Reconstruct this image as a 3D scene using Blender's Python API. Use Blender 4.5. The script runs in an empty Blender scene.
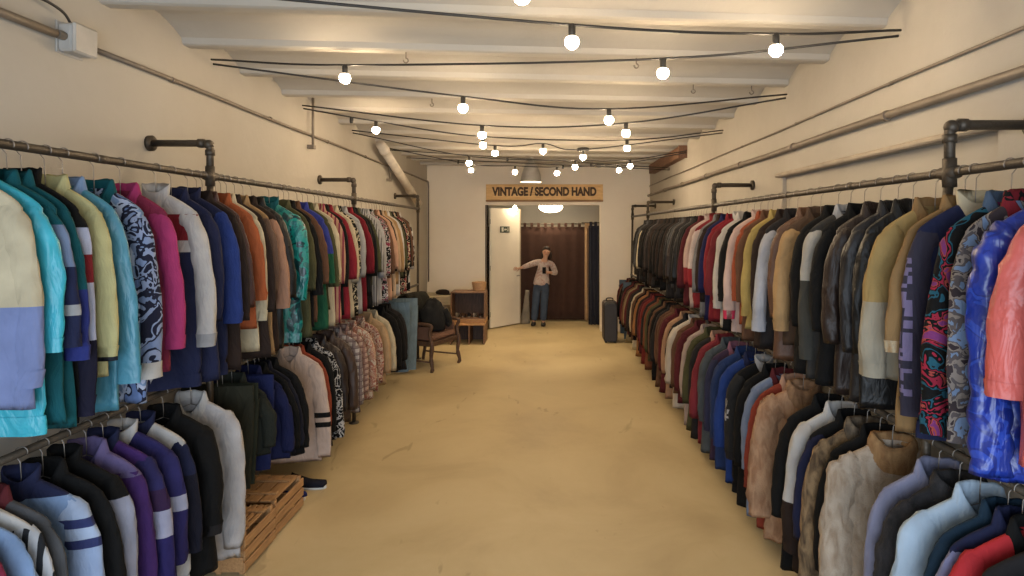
import bpy, math, random
from mathutils import Vector, Matrix, noise
R = random.Random(7)
PI = math.pi
sc = bpy.context.scene
COL = sc.collection
F, CX, CY, CZ = 600.0, 548.0, 229.0, 2.05          # focal length in pixels, vanishing point, eye height
XL, XR, YF, ZC = -2.42, 2.04, 12.0, 3.42            # left wall, right wall, far wall, ceiling

# ------------------------------------------------------------------ materials
def lin(c):
    c = c / 255.0
    return c / 12.92 if c <= 0.04045 else ((c + 0.055) / 1.055) ** 2.4
GAIN = 0.56
DZ = .05                                            # the bare hook between rail and collar
def alb(rgb, g=None):
    """an observed tone to a surface colour (the room's light is warm)"""
    g = GAIN if g is None else g
    return tuple(min(0.86, max(0.004, lin(v) * g / w)) for v, w in zip(rgb, (1.0, 0.93, 0.86))) + (1.0,)
def raw(r, g, b): return (r, g, b, 1.0)
MC = {}
def new_mat(name):
    m = bpy.data.materials.new(name); m.use_nodes = True
    nt = m.node_tree
    b = nt.nodes['Principled BSDF']
    return m, nt, b
def N(nt, t, **kw):
    n = nt.nodes.new(t)
    for k, v in kw.items():
        if k in n.inputs.keys(): n.inputs[k].default_value = v
        else: setattr(n, k, v)
    return n
def ramp(nt, fac, stops, interp='CONSTANT'):
    r = nt.nodes.new('ShaderNodeValToRGB'); r.color_ramp.interpolation = interp
    e = r.color_ramp.elements
    while len(e) > 1: e.remove(e[-1])
    e[0].position = stops[0][0]; e[0].color = stops[0][1]
    for p, c in stops[1:]:
        x = e.new(min(1, max(0, p))); x.color = c
    nt.links.new(fac, r.inputs['Fac'])
    return r.outputs['Color']
def bump(nt, b, h, strength, dist=0.01):
    n = nt.nodes.new('ShaderNodeBump'); n.inputs['Strength'].default_value = strength; n.inputs['Distance'].default_value = dist
    nt.links.new(h, n.inputs['Height']); nt.links.new(n.outputs['Normal'], b.inputs['Normal'])
def varied(nt, col, coord, scale=6, amt=0.18):
    """small uneven wear of the dye"""
    n = N(nt, 'ShaderNodeTexNoise', Scale=scale, Detail=4.0); nt.links.new(coord, n.inputs['Vector'])
    mr = N(nt, 'ShaderNodeMapRange'); mr.inputs['To Min'].default_value = 1 - amt; mr.inputs['To Max'].default_value = 1 + amt
    mr.inputs['From Min'].default_value = .3; mr.inputs['From Max'].default_value = .7
    nt.links.new(n.outputs['Fac'], mr.inputs['Value'])
    mx = N(nt, 'ShaderNodeVectorMath', operation='MULTIPLY')
    nt.links.new(col, mx.inputs[0]); nt.links.new(mr.outputs[0], mx.inputs[1])
    return mx.outputs[0]
def cloth(spec, gloss=None):
    """('p',rgb) plain; ('b',[(rgb,z_end)...]) bands down the garment; ('n',[rgb..],scale) blotch print; ('v',[rgb..],scale) patch print;
    ('k',a,b,c,scale) plaid; ('s',a,b,freq) hoops; ('vs',a,b,freq) pinstripes; ('l',rgb) leather; ('f',a,b) fur; ('g',rgb) shiny nylon; ('d',rgb) denim"""
    key = repr(spec)
    if key in MC: return MC[key]
    t = spec[0]
    m, nt, b = new_mat({'p': 'woven_cloth', 'b': 'colour_block_cloth', 'n': 'printed_cloth', 'v': 'patch_print_cloth', 'k': 'plaid_cloth', 's': 'hooped_cloth',
                        'vs': 'striped_cloth', 'l': 'leather', 'f': 'fur', 'g': 'nylon', 'd': 'denim', 'lt': 'lettered_cloth', 'gn': 'printed_nylon'}[t])
    tc = nt.nodes.new('ShaderNodeTexCoord'); co = tc.outputs['Object']
    sep = nt.nodes.new('ShaderNodeSeparateXYZ'); nt.links.new(co, sep.inputs[0])
    rough, bs, bscale = 0.85, 0.25, 260
    if t in ('p', 'l', 'd', 'g'):
        c = nt.nodes.new('ShaderNodeRGB'); c.outputs[0].default_value = alb(spec[1]); col = c.outputs[0]
        if t == 'l': rough, bs, bscale = 0.48, 0.35, 90
        if t == 'g': rough, bs, bscale = 0.38, 0.5, 34
        if t == 'd': bs, bscale = 0.5, 120
    elif t == 'b':
        mr = N(nt, 'ShaderNodeMapRange'); mr.inputs['From Min'].default_value = 0.0; mr.inputs['From Max'].default_value = -1.3
        nt.links.new(sep.outputs['Z'], mr.inputs['Value'])
        st, p = [], 0.0
        for rgb, ze in spec[1]:
            st.append((p, alb(rgb))); p = ((-ze - DZ) / 1.3) if ze is not None else 1
        col = ramp(nt, mr.outputs[0], st)
    elif t in ('n', 'gn', 'v'):
        cs, s = spec[1], spec[2]
        if t == 'v':
            n = N(nt, 'ShaderNodeTexVoronoi', Scale=s); nt.links.new(co, n.inputs['Vector'])
            sp = nt.nodes.new('ShaderNodeSeparateColor'); nt.links.new(n.outputs['Color'], sp.inputs[0]); fac = sp.outputs[0]
            st = [(i / len(cs), alb(c)) for i, c in enumerate(cs)]
        else:
            n = N(nt, 'ShaderNodeTexNoise', Scale=s, Detail=2.5, Distortion=1.2); nt.links.new(co, n.inputs['Vector']); fac = n.outputs['Fac']
            k = len(cs); st = [(0 if i == 0 else .36 + .28 * i / k, alb(c)) for i, c in enumerate(cs)]
        col = ramp(nt, fac, st)
        if t == 'gn': rough, bs, bscale = 0.3, 0.5, 30
    elif t in ('s', 'vs', 'k'):
        def wave(axis, f, duty):
            ma = N(nt, 'ShaderNodeMath', operation='MULTIPLY'); nt.links.new(sep.outputs[axis], ma.inputs[0]); ma.inputs[1].default_value = f
            fr = N(nt, 'ShaderNodeMath', operation='FRACT'); nt.links.new(ma.outputs[0], fr.inputs[0])
            g = N(nt, 'ShaderNodeMath', operation='LESS_THAN'); nt.links.new(fr.outputs[0], g.inputs[0]); g.inputs[1].default_value = duty
            return g.outputs[0]
        def mix(f, a, c2):
            x = nt.nodes.new('ShaderNodeMix'); x.data_type = 'RGBA'
            nt.links.new(f, x.inputs[0])
            for s_, v in ((6, a), (7, c2)):
                if isinstance(v, tuple): x.inputs[s_].default_value = v
                else: nt.links.new(v, x.inputs[s_])
            return x.outputs[2]
        if t == 'k':
            s = spec[4]
            c1 = mix(wave('Z', s, .45), alb(spec[1]), alb(spec[2]))
            c2 = mix(wave('X', s, .45), c1, alb(spec[2]))
            c3 = mix(wave('Z', s, .1), c2, alb(spec[3]))
            col = mix(wave('X', s, .1), c3, alb(spec[3]))
        else:
            col = mix(wave('Z' if t == 's' else 'X', spec[3], .4), alb(spec[1]), alb(spec[2]))
    elif t == 'lt':                                   # a column of worn block letters down the outside of a sleeve
        def mth(op, a, v=None):
            q = N(nt, 'ShaderNodeMath', operation=op)
            nt.links.new(a, q.inputs[0])
            if v is not None:
                if isinstance(v, float): q.inputs[1].default_value = v
                else: nt.links.new(v, q.inputs[1])
            return q.outputs[0]
        band_ = mth('LESS_THAN', mth('ABSOLUTE', mth('ADD', sep.outputs['Y'], .012)), .019)
        outer = mth('GREATER_THAN', mth('ABSOLUTE', sep.outputs['X']), .235)
        rng = mth('MULTIPLY', mth('LESS_THAN', sep.outputs['Z'], spec[3]), mth('GREATER_THAN', sep.outputs['Z'], spec[4]))
        cmb = nt.nodes.new('ShaderNodeCombineXYZ')
        nt.links.new(mth('FLOOR', mth('MULTIPLY', sep.outputs['Z'], 62.0)), cmb.inputs[0]); nt.links.new(mth('FLOOR', mth('MULTIPLY', sep.outputs['Y'], 95.0)), cmb.inputs[1])
        wn = nt.nodes.new('ShaderNodeTexWhiteNoise'); nt.links.new(cmb.outputs[0], wn.inputs['Vector'])
        msk = mth('MULTIPLY', mth('MULTIPLY', band_, outer), mth('MULTIPLY', rng, mth('GREATER_THAN', wn.outputs['Value'], .5)))
        x = nt.nodes.new('ShaderNodeMix'); x.data_type = 'RGBA'; nt.links.new(msk, x.inputs[0])
        x.inputs[6].default_value = alb(spec[1]); x.inputs[7].default_value = alb(spec[2]); col = x.outputs[2]
    elif t == 'f':
        n = N(nt, 'ShaderNodeTexNoise', Scale=28.0, Detail=5.0, Distortion=.6)
        mp = nt.nodes.new('ShaderNodeMapping'); mp.inputs['Scale'].default_value = (1, 1, .35)
        nt.links.new(co, mp.inputs[0]); nt.links.new(mp.outputs[0], n.inputs['Vector'])
        col = ramp(nt, n.outputs['Fac'], [(.35, alb(spec[1])), (.62, alb(spec[2]))], 'LINEAR')
        rough, bs, bscale = 0.95, 1.0, 150
        try: b.inputs['Sheen Weight'].default_value = .0
        except Exception: pass
    nt.links.new(varied(nt, col, co), b.inputs['Base Color'])
    b.inputs['Roughness'].default_value = rough
    if t in 'lg': b.inputs['Specular IOR Level'].default_value = 0.35
    if t in ('p', 'b', 'k', 's', 'vs', 'n', 'v', 'd'): b.inputs['Specular IOR Level'].default_value = 0.2
    n = N(nt, 'ShaderNodeTexNoise', Scale=bscale, Detail=3.0); nt.links.new(co, n.inputs['Vector'])
    if t != 'f':
        mp = nt.nodes.new('ShaderNodeMapping'); mp.inputs['Scale'].default_value = (1, 1, .42); mp.inputs['Rotation'].default_value = (.25, .3, 0)
        nt.links.new(co, mp.inputs[0])
        n2 = N(nt, 'ShaderNodeTexNoise', Scale=13.0 if t != 'l' else 17.0, Detail=3.0, Roughness=.45, Distortion=.9); nt.links.new(mp.outputs[0], n2.inputs['Vector'])
        b2 = nt.nodes.new('ShaderNodeBump'); b2.inputs['Strength'].default_value = .55; b2.inputs['Distance'].default_value = .035
        nt.links.new(n2.outputs['Fac'], b2.inputs['Height'])
        b1 = nt.nodes.new('ShaderNodeBump'); b1.inputs['Strength'].default_value = bs; b1.inputs['Distance'].default_value = .004
        nt.links.new(n.outputs['Fac'], b1.inputs['Height']); nt.links.new(b2.outputs['Normal'], b1.inputs['Normal']); nt.links.new(b1.outputs['Normal'], b.inputs['Normal'])
    else: bump(nt, b, n.outputs['Fac'], bs, .004)
    MC[key] = m
    return m
def simple(name, col, rough=.6, metal=0., emit=None, bumps=None, vary=None):
    key = ('simple', name)
    if key in MC: return MC[key]
    m, nt, b = new_mat(name)
    tc = nt.nodes.new('ShaderNodeTexCoord'); co = tc.outputs['Object']
    c = nt.nodes.new('ShaderNodeRGB'); c.outputs[0].default_value = col
    nt.links.new(varied(nt, c.outputs[0], co, *(vary or (8, .12))), b.inputs['Base Color'])
    b.inputs['Roughness'].default_value = rough; b.inputs['Metallic'].default_value = metal
    if bumps:
        n = N(nt, 'ShaderNodeTexNoise', Scale=bumps[0], Detail=5.0); nt.links.new(co, n.inputs['Vector'])
        bump(nt, b, n.outputs['Fac'], bumps[1], .01)
    if emit:
        b.inputs['Emission Color'].default_value = emit[0]; b.inputs['Emission Strength'].default_value = emit[1]
    MC[key] = m
    return m
def wood(name, c1, c2, scale=6, axis=0):
    key = ('wood', name)
    if key in MC: return MC[key]
    m, nt, b = new_mat(name)
    tc = nt.nodes.new('ShaderNodeTexCoord'); mp = nt.nodes.new('ShaderNodeMapping')
    s = [14, 14, 14]; s[axis] = 1.2
    mp.inputs['Scale'].default_value = s
    nt.links.new(tc.outputs['Object'], mp.inputs[0])
    n = N(nt, 'ShaderNodeTexNoise', Scale=scale, Detail=6.0, Distortion=.8); nt.links.new(mp.outputs[0], n.inputs['Vector'])
    col = ramp(nt, n.outputs['Fac'], [(.3, c1), (.7, c2)], 'LINEAR')
    nt.links.new(col, b.inputs['Base Color']); b.inputs['Roughness'].default_value = .6
    bump(nt, b, n.outputs['Fac'], .3, .004)
    MC[key] = m
    return m
def plaster(name, base, stain):
    m, nt, b = new_mat(name)
    tc = nt.nodes.new('ShaderNodeTexCoord'); co = tc.outputs['Object']
    n = N(nt, 'ShaderNodeTexNoise', Scale=.8, Detail=6.0, Roughness=.6); nt.links.new(co, n.inputs['Vector'])
    col = ramp(nt, n.outputs['Fac'], [(.3, stain), (.6, base)], 'LINEAR')
    nt.links.new(col, b.inputs['Base Color']); b.inputs['Roughness'].default_value = .9; b.inputs['Specular IOR Level'].default_value = .2
    n2 = N(nt, 'ShaderNodeTexNoise', Scale=14.0, Detail=6.0); nt.links.new(co, n2.inputs['Vector'])
    bump(nt, b, n2.outputs['Fac'], .25, .012)
    return m
def concrete():
    m, nt, b = new_mat('worn_concrete')
    tc = nt.nodes.new('ShaderNodeTexCoord'); co = tc.outputs['Object']
    n = N(nt, 'ShaderNodeTexNoise', Scale=.9, Detail=8.0, Roughness=.62, Distortion=.5); nt.links.new(co, n.inputs['Vector'])
    c1 = ramp(nt, n.outputs['Fac'], [(.28, raw(.40, .30, .16)), (.5, raw(.50, .39, .215)), (.72, raw(.56, .45, .265))], 'LINEAR')
    # trowel scuffs and old scratches
    mp = nt.nodes.new('ShaderNodeMapping'); mp.inputs['Scale'].default_value = (1.6, .55, 1); mp.inputs['Rotation'].default_value = (0, 0, .5)
    nt.links.new(co, mp.inputs[0])
    n2 = N(nt, 'ShaderNodeTexNoise', Scale=2.6, Detail=3.0, Distortion=1.5); nt.links.new(mp.outputs[0], n2.inputs['Vector'])
    sc_ = ramp(nt, n2.outputs['Fac'], [(0, raw(1, 1, 1)), (.66, raw(1, 1, 1)), (.72, raw(.72, .70, .68)), (1, raw(.6, .58, .55))], 'LINEAR')
    mx = nt.nodes.new('ShaderNodeMix'); mx.data_type = 'RGBA'; mx.blend_type = 'MULTIPLY'; mx.inputs[0].default_value = .8
    nt.links.new(c1, mx.inputs[6]); nt.links.new(sc_, mx.inputs[7])
    nt.links.new(mx.outputs[2], b.inputs['Base Color'])
    rr = ramp(nt, n.outputs['Fac'], [(.3, raw(.42, .42, .42)), (.7, raw(.6, .6, .6))], 'LINEAR')
    nt.links.new(rr, b.inputs['Roughness']); b.inputs['Specular IOR Level'].default_value = .35
    n3 = N(nt, 'ShaderNodeTexNoise', Scale=9.0, Detail=6.0); nt.links.new(co, n3.inputs['Vector'])
    bump(nt, b, n3.outputs['Fac'], .12, .01)
    return m
IRON = simple('dark_iron', raw(.075, .06, .045), .5, .6, bumps=(60, .3))
STEEL = simple('hanger_steel', raw(.24, .22, .20), .45, .8)
BLACKPL = simple('black_rubber', raw(.02, .018, .016), .55)
GALV = simple('conduit_grey', raw(.20, .165, .13), .55, .3, bumps=(50, .2))
BOXGREY = simple('grey_plastic', raw(.42, .40, .37), .5)
WALLP = plaster('old_white_plaster', raw(.46, .425, .37), raw(.405, .365, .31))
CEILP = plaster('ceiling_limewash', raw(.47, .435, .38), raw(.415, .375, .32))
WALLF = plaster('brightened_white_plaster', raw(.82, .74, .62), raw(.77, .68, .56))  # far wall, paler than the side walls: missing light put into the colour
DOORW = simple('white_door_paint', raw(.76, .70, .60), .55, vary=(2, .05))
CRATE = wood('crate_wood', raw(.30, .15, .06), raw(.46, .26, .11), 5, 1)
DARKW = wood('dark_chair_wood', raw(.045, .022, .012), raw(.11, .055, .03), 5, 2)
MIDW = wood('shelf_wood', raw(.13, .065, .035), raw(.24, .13, .07), 5, 0)
CREAMW = wood('cream_painted_wood', raw(.50, .42, .28), raw(.60, .52, .36), 4, 0)
SIGNW = wood('sign_wood', raw(.62, .36, .13), raw(.84, .56, .25), 4, 0)
BROWNW = wood('brown_boxing_wood', raw(.12, .055, .03), raw(.20, .10, .055), 4, 1)

# ------------------------------------------------------------------ mesh helpers
def link(name, verts, faces, mat, parent=None, smooth=True):
    me = bpy.data.meshes.new(name); me.from_pydata(verts, [], faces)
    me.materials.append(mat)
    if smooth: me.polygons.foreach_set('use_smooth', [True] * len(me.polygons))
    me.update()
    o = bpy.data.objects.new(name, me); COL.objects.link(o)
    if parent is not None: o.parent = parent
    return o
class MB:
    def __init__(s): s.v, s.f = [], []
    def add(s, v, f):
        k = len(s.v); s.v += [tuple(p) for p in v]; s.f += [tuple(i + k for i in q) for q in f]; return s
    def box(s, x0, x1, y0, y1, z0, z1, bev=0.0):
        x0, x1 = sorted((x0, x1)); y0, y1 = sorted((y0, y1)); z0, z1 = sorted((z0, z1))
        b = min(bev, (x1 - x0) * .45, (y1 - y0) * .45, (z1 - z0) * .45)
        if b <= 0:
            v = [(x, y, z) for z in (z0, z1) for y in (y0, y1) for x in (x0, x1)]
            return s.add(v, [(0, 2, 3, 1), (4, 5, 7, 6), (0, 1, 5, 4), (2, 6, 7, 3), (0, 4, 6, 2), (1, 3, 7, 5)])
        rings = []
        for z, i in ((z0, b), (z0 + b, 0), (z1 - b, 0), (z1, b)):
            c = b
            rings.append([(x0 + i, y0 + c + (i if i else 0) * 0, z), (x0 + c, y0 + i, z), (x1 - c, y0 + i, z), (x1 - i, y0 + c, z), (x1 - i, y1 - c, z), (x1 - c, y1 - i, z), (x0 + c, y1 - i, z), (x0 + i, y1 - c, z)])
        return s.loft(rings, True, True)
    def loft(s, rings, cap0=False, cap1=False, closed=True):
        n = len(rings[0]); k = len(s.v)
        for r in rings: s.v += [tuple(p) for p in r]
        for i in range(len(rings) - 1):
            for j in range(n if closed else n - 1):
                a = k + i * n + j; b2 = k + i * n + (j + 1) % n
                s.f.append((a, b2, b2 + n, a + n))
        if cap0: s.f.append(tuple(k + j for j in reversed(range(n))))
        if cap1: s.f.append(tuple(k + (len(rings) - 1) * n + j for j in range(n)))
        return s
    def tube(s, pts, r, n=10, caps=True):
        pts = [Vector(p) for p in pts]
        rad = r if isinstance(r, (list, tuple)) else [r] * len(pts)
        rings = []; up = None
        for i, p in enumerate(pts):
            t = (pts[min(i + 1, len(pts) - 1)] - pts[max(i - 1, 0)]).normalized()
            if up is None: up = Vector((0, 0, 1)) if abs(t.z) < .9 else Vector((1, 0, 0))
            a = t.cross(up)
            if a.length < 1e-4: a = t.orthogonal()
            a.normalize(); c = a.cross(t).normalized(); up = c
            rings.append([p + (a * math.cos(2 * PI * j / n) + c * math.sin(2 * PI * j / n)) * rad[i] for j in range(n)])
        return s.loft(rings, caps, caps)
    def lathe(s, prof, c, n=20, cap0=False, cap1=False):
        rings = [[(c[0] + r * math.cos(2 * PI * j / n), c[1] + r * math.sin(2 * PI * j / n), c[2] + z) for j in range(n)] for r, z in prof]
        return s.loft(rings, cap0, cap1)
    def ball(s, c, rx, ry, rz, n=12, m=8, fn=None):
        rings = []
        for i in range(m + 1):
            a = -PI / 2 + PI * i / m
            ring = []
            for j in range(n):
                b2 = 2 * PI * j / n
                d = Vector((math.cos(a) * math.cos(b2), math.cos(a) * math.sin(b2), math.sin(a)))
                q = fn(d) if fn else 1
                ring.append((c[0] + d.x * rx * q, c[1] + d.y * ry * q, c[2] + d.z * rz * q))
            rings.append(ring)
        return s.loft(rings)
    def build(s, name, mat, parent=None, smooth=False): return link(name, s.v, s.f, mat, parent, smooth)
def xf(o, loc=(0, 0, 0), rz=0):
    o.location = loc; o.rotation_euler = (0, 0, rz); return o
def empty(name, loc, rz=0):
    o = bpy.data.objects.new(name, None); COL.objects.link(o); o.location = loc; o.rotation_euler = (0, 0, rz); o.empty_display_size = .1
    return o
def tag(o, label, cat, group=None):
    o['label'] = label; o['category'] = cat
    if group: o['group'] = group
    return o
def struct(o): o['kind'] = 'structure'; return o
def bez(pts, k=8):
    """Catmull-Rom through points"""
    P = [Vector(p) for p in pts]; P = [2 * P[0] - P[1]] + P + [2 * P[-1] - P[-2]]
    out = []
    for i in range(1, len(P) - 2):
        for j in range(k):
            t = j / k; a, b, c, d = P[i - 1], P[i], P[i + 1], P[i + 2]
            out.append(.5 * ((2 * b) + (c - a) * t + (2 * a - 5 * b + 4 * c - d) * t * t + (3 * b - a - 3 * c + d) * t ** 3))
    out.append(P[-2]); return out
def wx(px, Y): return (px - CX) * Y / F
def wz(py, Y): return CZ - (py - CY) * Y / F

# ------------------------------------------------------------------ room shell
YB = -1.3
OX0, OX1, OZ = -1.22, 1.05, 2.53                    # opening in the far wall
struct(MB().box(XL - .2, XR + .2, YB - .2, YF + 2.6, -.12, 0).build('floor', concrete()))
struct(MB().box(XL - .2, XL, YB - .2, YF + .2, 0, ZC).build('wall_left', WALLP))
wr = MB()
# right wall with a shallow walled-up window recess
RY0, RY1, RZ0, RZ1 = 2.72, 5.22, 1.5, 2.5
wr.box(XR + .035, XR + .2, YB - .2, YF + .2, 0, ZC)
wr.box(XR, XR + .035, YB - .2, RY0, 0, ZC); wr.box(XR, XR + .035, RY1, YF + .2, 0, ZC)
wr.box(XR, XR + .035, RY0, RY1, RZ1, ZC); wr.box(XR, XR + .035, RY0, RY1, 0, RZ0)
struct(wr.build('wall_right', WALLP))
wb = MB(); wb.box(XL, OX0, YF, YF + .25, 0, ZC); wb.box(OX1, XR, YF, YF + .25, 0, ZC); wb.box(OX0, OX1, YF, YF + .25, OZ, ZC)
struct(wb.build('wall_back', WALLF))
wf = MB(); wf.box(XL, -1.7, YB - .2, YB, 0, ZC); wf.box(1.5, XR, YB - .2, YB, 0, ZC); wf.box(-1.7, 1.5, YB - .2, YB, 2.75, ZC)
struct(wf.build('wall_front', WALLP))
# ceiling: slightly skewed beams with shallow vaults between them
SK = .085
cm = MB(); PITCH = .74; BW = .13; ZB = 3.27
ys = [-.95 + PITCH * i for i in range(19)]
prof = []
for y in ys:
    prof += [(y - BW / 2, 3.315), (y - BW / 2 + .012, ZB + .008), (y - BW / 2 + .03, ZB), (y + BW / 2 - .03, ZB), (y + BW / 2 - .012, ZB + .008), (y + BW / 2, 3.315)]
    for k in range(1, 8):
        t = k / 8; prof.append((y + BW / 2 + (PITCH - BW) * t, 3.315 + .085 * math.sin(PI * t)))
prof = [(-1.6, 3.315)] + prof
rings = []
for x in (XL - .15, -1.2, 0, 1.0, XR + .15):
    rings.append([(x, y + SK * x + .0, z) for y, z in prof])
cm.loft(rings, closed=False)
k = len(cm.v); 
cm.box(XL - .2, XR + .2, YB - .2, YF + .25, 3.44, 3.52)
ce = struct(cm.build('ceiling', CEILP, smooth=False))
# room beyond the opening
HB = 14.3
hw_ = MB(); hw_.box(-1.9, 1.9, HB, HB + .15, 0, 2.9); struct(hw_.build('wall_hall_end', WALLP))
struct(MB().box(-1.9, -1.75, YF + .25, HB, 0, 2.9).build('wall_hall_left', WALLP))
struct(MB().box(1.75, 1.9, YF + .25, HB, 0, 2.9).build('wall_hall_right', WALLP))
struct(MB().box(-1.9, 1.9, YF + .25, HB + .15, 2.9, 3.0).build('ceiling_hall', WALLP))
# trims
tr = MB(); tr.box(OX0 - .035, OX0, YF - .012, YF + .25, 0, OZ + .0); struct(tr.build('trim_1', simple('dark_door_frame', raw(.10, .07, .045), .6)))
t2 = MB(); t2.box(XR - .05, XR, 2.66, RY1 + .06, RZ1, RZ1 + .035, .01); struct(t2.build('trim_2', simple('dusty_ledge', raw(.40, .34, .27), .9, bumps=(40, .5))))
struct(MB().box(XL, OX0 - .06, YF - .015, YF, 0, .08).build('baseboard_back', simple('dark_skirting', raw(.16, .10, .06), .6)))

# ------------------------------------------------------------------ conduits, pipes, wall things
def clamp(mb, p, r, wallx):
    s = 1 if wallx > p[0] else -1
    mb.tube([(p[0], p[1] - .012, p[2]), (p[0], p[1] + .012, p[2])], r * 1.35, 10); mb.box(p[0], wallx - s * .001, p[1] - .012, p[1] + .012, p[2] - r * .6, p[2] + r * .6)
def conduit(name, label, x, z, y0, y1, r, wallx, mat=GALV, extra=None):
    e = empty(name, (0, 0, 0))
    tag(e, label, 'pipe')
    m = MB(); m.tube([(x, y, z + .004 * math.sin(y * 2)) for y in [y0 + (y1 - y0) * i / 14 for i in range(15)]] + (extra or []), r, 10)
    m.build('pipe', mat, e, True)
    y = y0 + .7
    while y < y1:
        c = MB(); clamp(c, (x, y, z), r, wallx); c.build('mounting_clamp', mat, e); y += 1.35
    return e
conduit('conduit', 'grey cable conduit running from the junction box along plaster wall', XL + .022, 3.0, 3.13, YF - .05, .014, XL,
        extra=[(XL + .03, YF - .03, 2.99), (XL + .035, YF - .022, 2.9), (XL + .035, YF - .022, 1.0)])
conduit('conduit', 'double dark conduit entering the junction box from the shop front', XL + .03, 3.0, -1.2, 2.91, .02, XL)
conduit('conduit', 'thin upper conduit on the wall with the brown boxing', XR - .016, 2.91, -1.2, YF - .02, .009, XR)
conduit('conduit', 'thick lower conduit on the wall with the brown boxing', XR - .035, 2.72, -1.2, YF - .02, .024, XR)
jb = empty('junction_box', (XL, 3.03, 3.0)); tag(jb, 'grey plastic electrical junction box on the plaster wall', 'junction box')
MB().box(.0, .075, -.075, .075, -.07, .07, .012).build('body', BOXGREY, jb)
MB().box(.072, .092, -.079, .079, -.074, .074, .01).build('cover', BOXGREY, jb)
MB().box(.0005, .008, -.085, .085, -.08, .08, .003).build('mounting_plate', BOXGREY, jb)
g = MB(); g.tube([(.035, -.115, .0), (.035, -.07, 0)], .022, 10); g.build('cable_gland', GALV, jb)
g = MB(); g.tube(bez([(.035, -.62, .03), (.05, -.45, .075), (.05, -.25, .125), (.045, -.1, .115), (.04, -.03, .068)]), .007, 6); g.build('cable', BLACKPL, jb, True)
def rod(px, y0, y1, Y, label):
    e = empty('wall_rod', (XL + .05, Y, 0)); tag(e, label, 'rod')
    MB().tube([(0, 0, wz(y1, Y)), (0, 0, wz(y0, Y))], .014, 8).build('rod', GALV, e, True)
    MB().box(-.049, .02, -.03, .03, wz(y1, Y) - .02, wz(y1, Y) + .02, .004).build('foot_plate', GALV, e)
rod(313, 95, 147, 600 * 2.37 / 235, 'vertical grey rod bracing the cable hooks above the junction box wall')
rod(390, 148, 180, 600 * 2.37 / 158, 'short vertical rod beside the thick diagonal white pipe')
dp = empty('downpipe', (0, 0, 0)); tag(dp, 'thick white diagonal pipe running down to the far corner', 'pipe')
MB().tube([(XL + .135, 8.2, 3.2), (XL + .135, 10.6, 2.5)], .065, 14).build('pipe', simple('white_pipe', raw(.62, .55, .46), .5), dp, True)
for y in (8.35, 9.9): MB().tube([(XL + .135, y, 3.2 - (y - 8.2) * .2917), (XL + .135, y + .05, 3.2 - (y + .05 - 8.2) * .2917)], .075, 14).build('collar', simple('white_pipe', raw(.62, .55, .46)), dp, True)
bb = empty('wooden_boxing', (XR, 10.1, 3.19)); tag(bb, 'brown wooden box beam fixed high on the wall at far end', 'wooden beam')
MB().box(-.12, -.001, -1.3, 1.3, -.09, .075, .006).build('board', BROWNW, bb)
MB().box(-.13, -.001, -1.325, -1.3, -.1, .085, .004).build('end_cap', BROWNW, bb)
for px, py, Y in ((400, 48, 3.98), (638, 57, 4.2), (425, 95, 5.3), (700, 83, 4.85), (765, 86, 4.8)):
    h = MB(); x = wx(px, Y)
    yb = min(ys, key=lambda q: abs(q + SK * x - Y)) + SK * x
    h.tube([(x, yb, ZB + .01), (x, yb, ZB - .04)] + [(x + .016 * math.sin(a), yb, ZB - .056 + .016 * math.cos(a)) for a in [i * PI / 5 for i in range(9)]], .005, 6)
    o = h.build('ceiling_hook', GALV, smooth=True)
    tag(o, {400: 'small screw hook under the beam above the first string bulb', 638: 'small screw hook under the beam near the second pair of bulbs', 425: 'tiny screw hook in the beam over the teal satin jacket',
            700: 'tiny screw hook in the beam nearer the brown boxing', 765: 'tiny screw hook at the beam end by the conduits'}[px], 'hook')

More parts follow.
